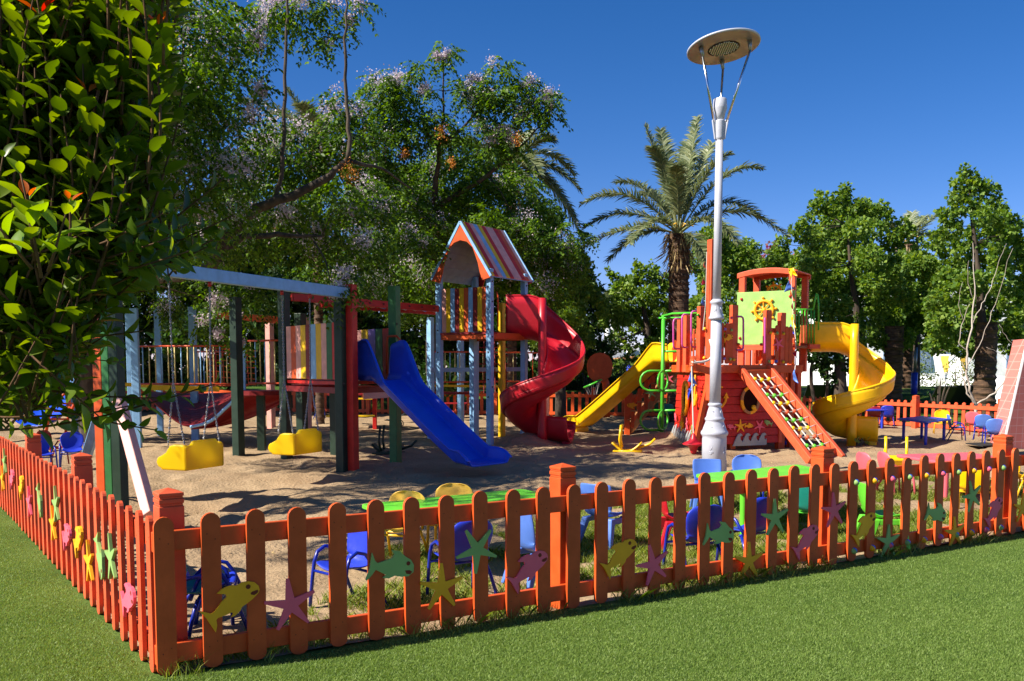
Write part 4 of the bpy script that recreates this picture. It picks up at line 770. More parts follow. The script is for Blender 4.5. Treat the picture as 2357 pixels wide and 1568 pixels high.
# ---------------------------------------------------------------- pirate ship
EX = Vector((.927, .375, 0)); EY = Vector((-.375, .927, 0)); OS = G(1794, 1021, .12); OS.z = 0
def S(x, y, b=0.0): return PL(x, y, (OS.x+EY.x*b, OS.y+EY.y*b), EY)
def grd(p, z=0): return Vector((p[0], p[1], z))
r = SH = thing('pirate_ship', 'orange and red wooden pirate ship playhouse with yellow slides and rope ramp', 'play ship', grd(OS))
ysh = atan2(EX.y, EX.x)
stB = S(1599, 1020); stT = S(1637, 858); LBk = G(1552, 1006, .1); LBk = grd(LBk); frR = grd(OS)
stB.z = .14; stT.z = 1.50
LTop = LBk+Vector((.06, 0, 1.5)); LBot = LBk+Vector((0, 0, .14)); FTop = frR+Vector((0, 0, 1.5)); FBot = frR+Vector((0, 0, .14))
def clap(a0, a1, b0, b1, n, nm, mt, skip=None, out=None):     # boards between bottom line a0-a1 and top line b0-b1
    mb = MB().mat(M[mt])
    N = (a1-a0).cross(Vector((0, 0, 1))).normalized()*(1 if out is None else out)
    for i in range(n):
        u0, u1 = i/n+.004, (i+1)/n-.008; P = [a0.lerp(b0, u0)+N*.016, a1.lerp(b1, u0)+N*.016, a1.lerp(b1, u0)-N*.012, a0.lerp(b0, u0)-N*.012, a0.lerp(b0, u1)+N*.004, a1.lerp(b1, u1)+N*.004, a1.lerp(b1, u1)-N*.012, a0.lerp(b0, u1)-N*.012]
        mb.hexa(P)
    mb.hexa([a0-N*.03, a1-N*.03, a1-N*.02, a0-N*.02, b0-N*.03, b1-N*.03, b1-N*.02, b0-N*.02]); o = mb.build(nm, None, r, bevel=.003); fix_normals(o); return o
clap(stB, FBot, stT, FTop, 9, 'hull_side', 'hull')
clap(LBot, stB, LTop, stT, 9, 'hull_side', 'red')
MB().beam(stB-Vector((.02, .03, .1)), stT+Vector((-.02, -.03, .02)), .09, .08, up=EY).build('stem', M['orange'], r, bevel=.008)
MB().beam(FBot, FTop, .07, .07, up=EY).build('corner_post', M['coral'], r, bevel=.006)
# back and right closure
bk0 = LBk+Vector((.1, 0, 0)); bk1 = frR+EY*2.1+EX*.35; clap(bk0+Vector((0, 0, .14)), bk1+Vector((0, 0, .14)), bk0+Vector((0, 0, 1.5)), bk1+Vector((0, 0, 1.5)), 9, 'hull_back', 'maroon', out=-1)
for x, b in ((1803, .1), (1813, .9), (1822, .3), (1838, .35)):
    p = S(x, 845, b); MB().post(p, -.1, 1.5, .09, yaw=ysh).build('frame_post', M['coral' if x > 1830 else 'orange'], r, bevel=.006)
p0 = S(1800, 845, .9); p1 = S(1838, 845, 1.3); clap(grd(p0, .2), grd(p1, .2), grd(p0, 1.5), grd(p1, 1.5), 6, 'inner_wall', 'maroon')
for x in (1686, 1797, 1650): p = S(x, 845, .12); MB().post(p, -.1, .16, .12, yaw=ysh).build('foot_block', M['orange'], r, bevel=.006)
# deck
dk = [stT+Vector((-.06, -.1, 0)), S(1845, 855, -.04), S(1845, 855, -.04)+EY*2.3, LBk+Vector((.0, .3, 1.5))]; dk = [grd(p) for p in dk]
mb = MB(); mb.add([p+Vector((0, 0, 1.56)) for p in dk]+[p+Vector((0, 0, 1.60)) for p in dk], [(3, 2, 1, 0), (4, 5, 6, 7), (0, 1, 5, 4), (1, 2, 6, 5), (2, 3, 7, 6), (3, 0, 4, 7)]); mb.build('deck', M['coral'], r)
for i in range(4): a, b_ = dk[i], dk[(i+1) % 4]; d = (b_-a).normalized(); MB().beam(a+Vector((0, 0, 1.565)), b_+Vector((0, 0, 1.565)), .06, .15).build('deck_beam', M['orange'], r, bevel=.006)
# bow sprit boards with boom
bt = grd(stT)+Vector((-.05, -.08, 0)); be = A(1592, 838, 16.75); be.z = 1.68
for k_ in range(2):
    off = EX*(.0 if k_ == 0 else .05); pts = [bt+Vector((.28, .05, 1.58))+off, bt+Vector((.05, -.25, 1.50))+off*.5, be+Vector((.1, .25, -.08)), be]
    mb = MB(); 
    for i in range(3): mb.beam(pts[i], pts[i+1], .07, .13)
    if k_ == 0: mb.build('bow_boom', M['orange'], r, bevel=.01)
# mast
mt = S(1636, 845, -.10); MB().post(mt, .98, 3.93, .15, yaw=ysh).build('mast', M['coral'], r, bevel=.01)
# deck posts and rounded plank fence
def dpost(x, b, top, w_=.12, z0=1.5, m='coral'):
    p = S(x, 845, b); MB().post(p, z0, top, w_, yaw=ysh).build('deck_post', M[m], r, bevel=.008); return p
dpost(1687, .02, 2.76); dpost(1764, .02, 2.68); dpost(1797, .02, 2.64, .12)
dpost(1612, .55, 2.76); dpost(1580, 1.6, 2.65); dpost(1566, 1.9, 2.58)
def dplank(p, top, z0=1.66, w_=.085, yaw=ysh, m='orange'):
    U = Vector((cos(yaw), sin(yaw), 0)); poly = picket_poly(w_, top, z0); o = MB().prism(poly, grd(p), U, (0, 0, 1), .03).build('deck_plank', M[m], r, bevel=.005); fix_normals(o)
for x in (1659, 1671.5, 1680): dplank(S(x, 845, -.02), 2.42)
for x in (1786, 1808, 1817): dplank(S(x, 845, -.02), 2.38 if x > 1790 else 2.4)
for (xa, xb) in ((1640, 1695), (1764, 1822)):
    for z in (1.78, 2.30): MB().beam(grd(S(xa, 845, .03), z), grd(S(xb, 845, .03), z), .035, .09).build('deck_rail', M['coral'], r, bevel=.005)
dR = S(1825, 845, 0)
for i in range(9): dplank(dR+EX*.03*i+EY*(.12+.17*i), 2.35, yaw=atan2(EY.y, EY.x), w_=.07)
for z in (1.78, 2.2): MB().beam(grd(dR, z), grd(dR+EY*1.5+EX*.27, z), .03, .08).build('deck_rail', M['coral'], r)
lA = grd(S(1638, 845, .05)); lB = LBk+Vector((.08, .1, 0)); 
for i in range(11): dplank(lA.lerp(lB, (i+.4)/11)-Vector((.03, 0, 0)), 2.36, yaw=pi/2, w_=.07, m='coral')
for z in (1.78, 2.22): MB().beam(grd(lA, z), grd(lB, z), .03, .08).build('deck_rail', M['coral'], r)
mb = MB()
for (x, y, c) in ((1663, 776+28, 'o_pink'), (1684, 777-45, 'o_pink'), (1669, 758, 'lilac'), (1684, 760, 'o_green'), (1667, 826, 'lilac'), (1681, 827, 'o_green'), (1689, 828, 'yelw'), (1774, 766, 'yelw'), (1789, 767, 'o_green'), (1804, 768, 'yelw'), (1771, 832, 'o_green'), (1787, 832, 'o_blue'), (1803, 833, 'yelw'), (1752, 793, 'p_red'), (1700, 793, 'orange'), (1622, 757, 'p_yellow'), (1655, 758, 'p_yellow'), (1621, 824, 'p_yellow'), (1655, 824, 'p_yellow')):
    MB().lathe([(.001, -.03), (.022, -.022), (.03, 0), (.022, .022), (.001, .03)], S(x, y, -.06), 10).build('bolt_cap', M[c], r, smooth=True)
# wheelhouse
WL = grd(A(1706, 845, 19.6)); WR = grd(A(1820, 845, 19.05)); wd = (WR-WL).normalized(); wn = Vector((-wd.y, wd.x, 0)); yw = atan2(wd.y, wd.x); WD = .95
for p, nm in ((WL, 1), (WR, 1), (WL+wn*WD, 0), (WR+wn*WD, 0)): MB().post(p, 1.5, 3.52 if nm else 3.50, .125, yaw=yw).build('wheelhouse_post', M['coral'], r, bevel=.01)
def arch(off, th, nm, dz=0, dp=.05):
    P = []; n = 12; L_ = (WR-WL).length+.2
    for i in range(n+1): u = i/n; P.append((u*L_-.1, 3.53+.16*4*u*(1-u)*.5+dz))
    for i in range(n, -1, -1): u = i/n; P.append((u*L_-.1, 3.53+.16*4*u*(1-u)*.5+dz-th))
    o = MB().prism(P, WL+wn*off, wd, (0, 0, 1), -dp).build(nm, M['coral'], r, bevel=.006); fix_normals(o)
arch(-.075, .10, 'roof_arch'); arch(WD+.02, .10, 'roof_arch'); arch(-.02, .03, 'roof_boards', .012, WD+.03)
pp0 = WL-wn*.075; 
mb = MB(); mb.box(((WL+WR)/2-wn*.085)[:2]+(2.545,), (WR-WL).length+.12, .03, 1.11, yw) if 0 else None
cW = (WL+WR)/2-wn*.085; MB().box((cW.x, cW.y, 2.60), (WR-WL).length+.16, .03, 1.08, yw).build('wheelhouse_panel', M['lime'], r, bevel=.006)
cW2 = (WL+WR)/2-wn*.08; MB().box((cW2.x, cW2.y, 2.0), (WR-WL).length+.2, .06, .11, yw).build('wheelhouse_beam', M['coral'], r, bevel=.006)
mb = MB()
for a_, z_ in ((-.5, 3.0), (.5, 3.02), (-.52, 2.2)): q = cW+wd*a_-wn*.025; MB().lathe([(.001, -.03), (.022, -.022), (.028, 0), (.022, .022), (.001, .03)], (q.x, q.y, z_), 10).build('bolt_cap', M['p_red'], r, smooth=True)
def wheel(c, R_, nm='ship_wheel'):
    mb = MB(); V_ = Vector((0, 0, 1)); ring = [c+(wd*cos(a)+V_*sin(a))*R_*.68 for a in np.linspace(0, 2*pi, 25)[:-1]]; mb.tube(ring, R_*.11, 8, closed=True)
    for i in range(8): a = i*pi/4+.1; d = wd*cos(a)+V_*sin(a); mb.tube([c, c+d*R_*.95], R_*.05, 6); mb.tube([c+d*R_*.84, c+d*R_], R_*.085, 6)
    mb.tube([c-wn*.03, c+wn*.02], R_*.16, 10); mb.build(nm, M['o_yellow'], r, smooth=True)
wheel(cW-wn*.045+Vector((0, 0, 2.76))-wd*.02, .27); wheel(cW+wn*.5+Vector((0, 0, 3.15))+wd*.02, .22)
# interior ladder behind the wheelhouse and inner boards
for x in (1722, 1742): p = A(x, 845, 20.2); MB().post(p, 1.55, 2.0, .1, yaw=yw).build('inner_post', M['coral'], r)
mb = MB(); 
for i in range(6): mb.beam(A(1742, 835-i*11, 20.3), A(1766, 835-i*11, 20.2), .04, .03)
mb.build('inner_ladder', M['brownw'], r)
# hull decorations (front): porthole, anchor, fish, stars, waves
Nf = -EY
def disc_ring(cx, cy, rx, ry, wdt):
    c = S(cx, cy, -.03); segs = 24; mb = MB()
    for i in range(segs):
        mb.mat(M['o_yellow'] if (i//3) % 2 == 0 else M['brownw']); P = []
        for a, q in ((i, 1), (i+1, 1), (i+1, 0), (i, 0)):
            t_ = 2*pi*a/segs; rx_, ry_ = (rx+wdt, ry+wdt) if q else (rx, ry); P.append((rx_*cos(t_), ry_*sin(t_)))
        mb.prism(P, c, EX, (0, 0, 1), .03)
    o = mb.build('porthole_ring', None, r); fix_normals(o)
    mb = MB(); mb.prism([(rx*1.01*cos(2*pi*i/24), ry*1.01*sin(2*pi*i/24)) for i in range(24)], c, EX, (0, 0, 1), .006); o = mb.build('porthole_dark_disc', M['dark'], r); fix_normals(o)  # opaque dark disc painted in as the unlit hull interior
    for dx, dz, cc in ((.08, -.14, 'p_yellow'),): MB().lathe([(.001, -.05), (.036, -.036), (.05, 0), (.036, .036), (.001, .05)], c+EX*dx+Vector((0, 0, dz))-EY*.012, 12).build('ball', M[cc], r, smooth=True)
disc_ring(1726, 921, .165, .215, .055)
for kk, c, x, y, rt, s_ in (('fishA', 'pink', 1684, 983, 2.3, .62), ('star', 'yellow', 1704, 981, .05, .9), ('fishA', 'yellow', 1722, 980, -.6, .6), ('star', 'pink', 1748, 981, .65, .85), ('fishA', 'green', 1769, 974, 2.2, .6)):
    o = orn(kk, c, S(x, y, -.02), EX, -EY, r, rt, s_)
o = orn('fishB', 'yellow', S(1675, 779, -.075), EX, -EY, r, .5, .72)
orn('star', 'pink', S(1791, 792, -.06), EX, -EY, r, .5, .9)
# waves
wp = []
for i in range(4):
    x0 = i*.262
    wp += [(x0+.02, .10), (x0+.08, .21), (x0+.14, .285), (x0+.21, .30), (x0+.265, .265), (x0+.262, .225), (x0+.23, .245), (x0+.205, .22), (x0+.21, .16), (x0+.245, .125)]
wp = [(-.04, 0), (0, .06)]+wp+[(1.07, .16), (1.07, 0)]; wp = [(a*.70, b_*.80) for a, b_ in wp]
o = MB().prism(wp, S(1688, 1027, -.02), EX, (0, 0, 1), .022).build('wave_board', M['greywv'], r, bevel=.003); fix_normals(o)
def anchor(O, U, s, Nn):
    V_ = Vector((0, 0, 1)); O = Vector(O); f = lambda u, v: O+U*u*s+V_*v*s+Nn*.012
    mb = MB(); mb.tube([f(.06*cos(a), .9+.06*sin(a)) for a in np.linspace(0, 2*pi, 11)[:-1]], .02*s, 6, closed=True)
    mb.tube([f(0, .84), f(0, .08)], .035*s, 6); mb.tube([f(-.17, .66), f(.17, .66)], .032*s, 6)
    mb.tube([f(-.32, .38), f(-.29, .22), (f(-.17, .08)), f(0, .02), f(.17, .08), f(.29, .22), f(.32, .38)], .04*s, 6)
    for sg in (-1, 1): mb.add([f(sg*.32, .5), f(sg*.42, .32), f(sg*.22, .32)], [(0, 1, 2)])
    mb.build('anchor', M['o_yellow'], r)
anchor(S(1650, 939, -.02)+Vector((0, 0, -.02)), EX, .62, -EY)
UH = (stB-LBot); UH.z = 0; UH.normalize(); NH = Vector((UH.y, -UH.x, 0))
def HL(u, z): p = LBot.lerp(stB, u); p.z = z; q = p+NH*.03+Vector((.02+.1*z*u, 0, 0)); return q
def ring2(u, z, rx, rz):
    c = HL(u, z)+NH*.02; mb = MB().mat(M['o_yellow']); mb.tube([c+UH*rx*cos(a)+Vector((0, 0, rz*sin(a))) for a in np.linspace(0, 2*pi, 21)[:-1]], .04, 8, closed=True); mb.mat(M['dark']); mb.prism([(rx*cos(2*pi*i/16), rz*sin(2*pi*i/16)) for i in range(16)], c-NH*.01, UH, (0, 0, 1), .01); o = mb.build('porthole_ring', None, r); fix_normals(o)  # dark disc inside the ring is painted in as the unlit interior
ring2(.50, .98, .26, .32); anchor(HL(.86, .85), UH, .62, NH); anchor(HL(.42, .30), UH, .5, NH)
orn('fishA', 'pink', HL(.15, .55)+NH*.03, UH, NH, r, 2.2, .8); orn('star', 'pink', HL(.66, .48)+NH*.03, UH, NH, r, .2, .9); orn('fishB', 'green', HL(.88, .42)+NH*.03, UH, NH, r, 1.2, .6)
mb = MB()
for i in range(9): a = HL((i+.2)/9.2, .10); b_ = HL((i+.2)/9.2+.05, .36+.04*(i % 2)); mb.tube([a+NH*.02, (a+b_)/2-UH*.05+NH*.02, b_+NH*.02], [.05, .04, .012], 6)
mb.build('wave_board', M['greywv'], r, smooth=True)
# handrails
def hand(x, y0, y1, b, dx, mt_='pinkt', b2=None):
    b2 = b if b2 is None else b2
    MB().tube([S(x, y0, b), S(x+dx*.7, y0, b2), S(x+dx*.93, y0+3, b2), S(x+dx, y0+9, b2), S(x+dx, y1-9, b2), S(x+dx*.93, y1-3, b2), S(x+dx*.7, y1, b2), S(x, y1, b)], .019, 8).build('hand_rail', M[mt_], r, smooth=True)
hand(1696, 729, 806, -.05, 15); hand(1760, 733, 812, -.06, 0.5, b2=-.35)
hand(1566, 734, 803, 1.5, -16); hand(1584, 724, 800, 1.2, -14); hand(1606, 717, 799, .9, -15)
# ramp with rope net
ra = [S(1702, 848, -.05), S(1768, 846, -.05)]; rb = [G(1862, 1062), G(1934, 1054)]
ra = [ra[0], ra[1]]; par_v = ra[1]-ra[0]
for i in (0, 1):
    a = ra[i]; b_ = rb[i]; b_.z = .03; dd = (b_-a).normalized(); MB().beam(a, b_+dd*.05, .085, .15, up=(0, 0, 1)).build('ramp_rail', M['coral'], r, bevel=.012)
MB().beam(ra[0].lerp(rb[0], .94), ra[1].lerp(rb[1], .94), .07, .10).build('ramp_crossbar', M['coral'], r, bevel=.01)
MB().beam(ra[0].lerp(rb[0], .06)+Vector((0, 0, -.02)), ra[1].lerp(rb[1], .06)+Vector((0, 0, -.02)), .05, .16).build('ramp_crossbar', M['orange'], r, bevel=.01)
mb = MB().mat(M['rope']); 
def rp(u, v): p = ra[0].lerp(ra[1], u).lerp(rb[0].lerp(rb[1], u), v); p.z += .0-.05*sin(pi*u)*(1 if 1 else 0)+.04; return p
us = (.22, .46, .70); vs = [.14+.092*i for i in range(9)]
for u in us: mb.tube([rp(u, v) for v in np.linspace(.07, .93, 18)], .013, 6)
for v in vs: mb.tube([rp(u, v)+Vector((0, 0, .03*abs(u-.5))) for u in np.linspace(.04, .96, 9)], .010, 6)
mb.build('rope_net', None, r, smooth=True)
mb = MB()
for j, v in enumerate(vs):
    mb.mat(M[('p_yellow', 'p_pink', 'p_lime')[0 if j % 3 == 0 else (1 if j % 3 == 1 else 2)]] if j % 3 != 1 else M['coral'])
    for u in us: mb.lathe([(.001, -.045), (.034, -.032), (.045, 0), (.034, .032), (.001, .045)], rp(u, v), 10)
mb.build('rope_bead', None, r, smooth=True)
MB().lathe([(.001, -.04), (.03, -.028), (.04, 0), (.03, .028), (.001, .04)], G(1850, 1010, .1), 10)
# yellow spiral slide at the right
cs = A(1965, 845, 19.25)
spiral(SH, (cs.x, cs.y, 0), .77, 2.04, .18, radians(84), radians(-376), M['p_yellow'], 2.48, lead=.80, hood=.47, hq=.05, zs=(0, .44, .64, .82, 1))
pf0 = S(1832, 845, .75); pE = A(1879, 845, 19.8); pf = [grd(A(1826, 845, 19.35)), grd(A(1880, 845, 19.3)), grd(A(1884, 845, 20.3)), grd(A(1832, 845, 20.4))]
mb = MB(); mb.add([p+Vector((0, 0, 1.99)) for p in pf]+[p+Vector((0, 0, 2.04)) for p in pf], [(3, 2, 1, 0), (4, 5, 6, 7), (0, 1, 5, 4), (1, 2, 6, 5), (2, 3, 7, 6), (3, 0, 4, 7)]); mb.build('side_platform', M['brownw'], r)
MB().box(A(1872, 798, 19.3), .22, .2, .09).build('platform_block', M['coral'], r)
p = S(1845, 845, 1.4); MB().post(p, 1.55, 2.3, .1).build('deck_post', M['coral'], r)
mb = MB(); ya_ = 19.35
for yy in (19.3, 20.25):
    mb = MB(); mb.tube([A(1829, 713, yy), A(1872, 712, yy)], .016, 8)
    for i in range(7): x = 1832+i*7; mb.tube([A(x, 713, yy), A(x, 790, yy)], .014, 6)
    mb.tube([A(1872, 712, yy), A(1876, 690, yy), A(1879, 676, yy), A(1882, 678, yy), A(1884, 700, yy), A(1884, 760, yy)], .018, 8); mb.build('balcony_rail', M['greent'], r, smooth=True)
# yellow straight slide at the left, stairs
st = A(1556, 822, 20.9); en = A(1312, 978, 23.4); en.z = .14; st.z = 1.72; dr = (en-st); dr.z = 0; Ls = dr.length; dr.normalize(); sn = Vector((dr.y, -dr.x, 0))
ff_ = slide_f(.42, .29, Ls, .25)
def slz(s_):
    q = s_/Ls
    if q < .13: return st.z
    if q > .84: return .16
    t_ = (q-.13)/.71; return st.z+(.16-st.z)*(t_*.92+.08*(3*t_*t_-2*t_**3))
MB().grid(lambda u, v: Vector((st.x, st.y, 0))+dr*ff_(u, v)[1]+sn*ff_(u, v)[2]+Vector((0, 0, slz(ff_(u, v)[1])+ff_(u, v)[3])), 70, 42).build('straight_slide', M['p_yellow'], r, smooth=True, solid=.025)
MB().box((en.x+.2, en.y-.15, .02), .3, .45, .22, atan2(dr.y, dr.x)).build('slide_foot', M['p_yellow'], r, bevel=.03)
s0 = A(1450, 990, 22.6); s0.z = 0; s1 = A(1562, 845, 21.2); s1.z = 1.55
for o_ in (0, .75): MB().beam(s0+Vector((0, o_, .05)), s1+Vector((0, o_, 0)), .06, .16).build('stair_stringer', M['brownw'], r, bevel=.005)
for i in range(7): p = s0.lerp(s1, (i+.5)/7); MB().box(p+Vector((0, .37, 0)), .2, .7, .03, atan2((s1-s0).y, (s1-s0).x)).build('stair_tread', M['brownw'], r)
sN = Vector((0, -.08, 0)); MB().post(s0+sN+Vector((-.08, 0, 0)), -.1, 1.02, .13).build('stair_post', M['orange'], r, bevel=.008)
dS = (s1-s0)
for i in range(7):
    p = s0+dS*((i+.35)/7); mb = MB(); P = picket_poly(.1, .80, .06); o = mb.prism(P, p+sN, (1, 0, 0), (0, 0, 1), .03).build('stair_plank', M['orange'], r, bevel=.005); fix_normals(o)
for z in (.2, .62): MB().beam(s0+sN*.5+Vector((0, 0, z)), s1+sN*.5+Vector((0, 0, z)), .03, .09).build('stair_rail', M['coral'], r)
orn('fishA', 'yellow', A(1458, 933, 22.4)-Vector((0, .05, 0)), Vector((1, 0, 0)), Vector((0, -1, 0)), r, 2.6, .9); orn('star', 'pink', A(1537, 872, 21.2)-Vector((0, .1, 0)), Vector((1, 0, 0)), Vector((0, -1, 0)), r, .3, .9)
orn('star', 'green', A(1497, 905, 21.6)-Vector((0, .1, 0)), Vector((1, 0, 0)), Vector((0, -1, 0)), r, .3, .9)
# green loop climber
gY = 20.4; mb = MB(); gb = A(1525.5, 845, gY); MB().tube([grd(gb, -.1), grd(gb, zy2 := A(1525, 726, gY).z)], .042, 10).build('climber_pole', M['greent'], r, smooth=True)
for i, (ya, yb) in enumerate(((809, 854), (854, 899.7), (899.7, 945), (945, 990))):
    sg = 1 if i % 2 == 0 else -1; xe = 1526+sg*52; rr = (yb-ya)/2; pts = [A(1526, ya, gY), A(xe-sg*rr, ya, gY)]+[A(xe-sg*rr+sg*rr*sin(t), (ya+yb)/2-rr*cos(t), gY) for t in np.linspace(.3, pi-.3, 7)]+[A(xe-sg*rr, yb, gY), A(1526, yb, gY)]
    mb.tube(pts, .026, 8)
    if i % 2 == 1:
        for s2 in (1, -1): c = A(1526, (ya+yb)/2, gY); hz_ = rr/(F/gY); mb.tube([c+Vector((.18*s2*sin(t), .45*s2*sin(t)*1.0, hz_*cos(t))) for t in np.linspace(0, pi, 11)], .024, 8)
mb.build('climber_loop', M['greent'], r, smooth=True)
tp = grd(gb, A(1525, 727, gY).z); MB().tube([tp, tp+Vector((.15, -.3, .03)), tp+Vector((.7, -1.2, 0)), Vector(S(1606, 725, .5))], .024, 8).tube([tp-Vector((0.1, 0, .05)), tp+Vector((.3, -.1, -.05)), Vector(S(1570, 731, 1.8))], .02, 8).build('climber_arm', M['greent'], r, smooth=True)
# rope, pennants
mr = S(1634, 782, -.2); rc = [mr.lerp(be, t_)+Vector((.18*sin(pi*t_), 0, -.13*sin(pi*t_))) for t_ in np.linspace(0, 1, 12)]; MB().tube(rc, .022, 8).build('mooring_rope', M['rope'], r, smooth=True)
def pennant(pts, Y, col):
    P = [A(x, y, Y+dy) for x, y, dy in pts]; mb = MB(); nn = (P[1]-P[0]).cross(P[2]-P[0]).normalized()*.004; f = lambda u, v: P[0].lerp(P[1], u).lerp(P[2], v)+nn*8*sin(u*5+v*3)*(1-v)
    mb.grid(f, 6, 6); mb.build('pennant', M[col], r, smooth=True, solid=.003)
z6 = lambda x, y: ((2600+x/2.851)/1.629, (950+y/2.851)/1.629)
for T_, Y, col in ((((128, 90), (128, 165), (106, 140)), 17.75, 'coral'), (((122, 250), (125, 325), (84, 342)), 17.75, 'p_red'), (((120, 352), (125, 425), (90, 420)), 17.75, 'p_yellow'), (((120, 455), (120, 575), (76, 540)), 17.75, 'p_ltblue'), (((184, 420), (184, 482), (214, 488)), 17.9, 'p_yellow'),
    (((1015, 158), (1078, 160), (1050, 268)), 18.9, 'p_yellow'), (((1078, 162), (1050, 225), (1112, 245)), 18.8, 'p_yellow'), (((1032, 280), (1062, 385), (968, 418)), 18.9, 'p_ltblue'), (((1044, 385), (1048, 500), (1082, 510)), 18.9, 'coral'), (((1060, 530), (1056, 640), (1085, 650)), 18.9, 'maroon'), (((1062, 650), (1040, 752), (1096, 800)), 18.9, 'p_yellow'), (((1045, 755), (1040, 850), (1082, 872)), 18.9, 'p_dblue'), (((1085, 880), (1048, 1005), (1090, 1010)), 18.6, 'coral'), (((1060, 1060), (1100, 1040), (1108, 1120)), 18.2, 'p_red'), (((1070, 1120), (1055, 1225), (1095, 1218)), 18.2, 'p_yellow'), (((1082, 1240), (1054, 1348), (1122, 1392)), 17.9, 'p_ltblue'), (((-14, 1150), (-58, 1240), (-18, 1260)), 16.8, 'coral')):
    pennant([(*z6(*q), d) for q, d in zip(T_, (0, .05, -.05))], Y, col)
MB().tube([A(*z6(1070, 160), 18.9), A(*z6(1045, 300), 18.9), A(*z6(1062, 520), 18.9), A(*z6(1065, 700), 18.9), A(*z6(1090, 900), 18.6), A(*z6(1100, 1080), 18.2), A(*z6(1085, 1250), 17.9)], .008, 5).build('pennant_cord', M['rope'], r)
MB().tube([S(1627, 580, -.1), S(1624, 700, -.15), S(1618, 760, -.1)], .007, 5).build('pennant_cord', M['rope'], r)
z7 = lambda x, y: ((2480+x/3.484)/1.629, (1300+y/3.484)/1.629)
pennant([(*z7(405, 300), 0), (*z7(450, 500), 0), (*z7(345, 455), -.05)], 16.8, 'p_ltblue'); pennant([(*z7(400, 440), 0), (*z7(448, 500), 0), (*z7(375, 562), .05)], 16.82, 'p_ltblue'); pennant([(*z7(350, 560), 0), (*z7(405, 540), 0), (*z7(345, 700), .05)], 16.9, 'p_dblue')
# disc swing hanging from the bow boom
r = thing('disc_swing', 'red spinning disc seat hanging on a rope from the ship bow', 'disc swing', grd(be, .1)); dY = be.y; dc = A(1596, 1022, dY)
MB().tube([be+Vector((0, 0, -.03)), dc+Vector((0, 0, .15))], .014, 6).build('rope', M['rope'], r)
MB().lathe([(.006, .20), (.035, .17), (.05, .11), (.085, .06), (.18, .015), (.20, 0), (.18, -.018), (.1, -.045), (.075, -.075), (.055, -.13), (.045, -.17), (.02, -.175)], dc, 28).build('disc', M['p_red'], r, smooth=True)
# pink tiled pillar
m, t, b = newmat('pink_tiles'); tc = nd(t, 'ShaderNodeTexCoord'); bt_ = nd(t, 'ShaderNodeTexBrick'); bt_.offset = 0; bt_.inputs['Scale'].default_value = 1; bt_.inputs['Brick Width'].default_value = .155; bt_.inputs['Row Height'].default_value = .155; bt_.inputs['Mortar Size'].default_value = .006
bt_.inputs['Color1'].default_value = (*lin((236, 140, 128)), 1); bt_.inputs['Color2'].default_value = (*lin((228, 128, 116)), 1); bt_.inputs['Mortar'].default_value = (*lin((240, 178, 164)), 1)
mp = nd(t, 'ShaderNodeMapping'); mp.inputs['Rotation'].default_value = (radians(90), 0, 0); t.links.new(tc.outputs['Object'], mp.inputs[0]); t.links.new(mp.outputs[0], bt_.inputs['Vector']); t.links.new(bt_.outputs[0], b.inputs['Base Color']); b.inputs['Roughness'].default_value = .35
tb = G(2306, 1036); tY = tb.y; r = thing('tiled_pillar', 'sloping pink tiled structure with pale edge at the right edge of the picture', 'pillar', tb)
tt_ = A(2366, 780, tY); mb = MB().mat(m); q0, q1, q2, q3 = grd(tb, -.1), grd(tb, -.1)+Vector((2.4, .9, 0)), tt_+Vector((2.4, .9, 0)), tt_
dpv = Vector((-.0, .0, 0)); bk = Vector((.2, .9, 0)); mb.hexa([q0, q1, q1+bk, q0+bk, q3, q2, q2+bk, q3+bk]); mb.build('tiled_wall', None, r)
mb = MB(); mb.beam(q0-Vector((.012, .012, 0)), q3-Vector((.012, .012, 0)), .03, .03, up=(0, 1, 0)); mb.build('edge_trim', M['white'], r)
# ---------------------------------------------------------------- vegetation
def rot_frames(rg, n, up=.0, updir=(0, 0, 1)):
    d = unit(rg.normal(size=(n, 3))+np.array(updir)*up); a = unit(rg.normal(size=(n, 3))); u = unit(np.cross(d, a)); v = np.cross(d, u); return d, u, v
def leaf_quads(c, d, u, L, W_, fold=.0):
    L = L[:, None]; W_ = W_[:, None]; n = np.cross(d, u); return np.stack([c, c+d*L*.45+u*W_*.5-n*fold*W_, c+d*L, c+d*L*.45-u*W_*.5-n*fold*W_], 1)
def pts_in_blobs(rg, blobs, per, shell_=.35):
    out = []; bi = []
    for i, (c, r_) in enumerate(blobs):
        n = max(3, int(per*(r_/.45)**2)); q = unit(rg.normal(size=(n, 3)))*(rg.uniform(shell_, 1, (n, 1))**.6)*r_*np.array([1, 1, .85]); out.append(np.array(c)+q); bi.append(np.full(n, i))
    return np.concatenate(out), np.concatenate(bi)
def px_blobs(L, Ydef=18):
    B = []
    for t_ in L:
        x, y, r_ = t_[:3]; Y = t_[3] if len(t_) > 3 else Ydef; p = A(x, y, Y); B.append(((p.x, p.y, p.z), r_*Y/F))
    return B
def branch_tubes(mb, base, blobs, rg, rb=.06, frac=.8, compound_=False):
    for c, r_ in blobs:
        if rg.random() > frac: continue
        if min((q-Vector(c)).length for q in base) > (1.5 if compound_ else 3.0): continue
        c = Vector(c); b_ = min(base, key=lambda q: (q-c).length); d = c-b_; m1 = b_.lerp(c, .4)+Vector(rg.normal(0, .08, 3))*d.length*.5; m2 = b_.lerp(c, .75)+Vector(rg.normal(0, .05, 3))*d.length*.5+Vector((0, 0, -.03*d.length)); k_ = min(1, .3+d.length*.25)
        mb.tube([b_, m1, m2, c], [rb*k_, rb*k_*.7, rb*k_*.45, rb*k_*.18], 6)
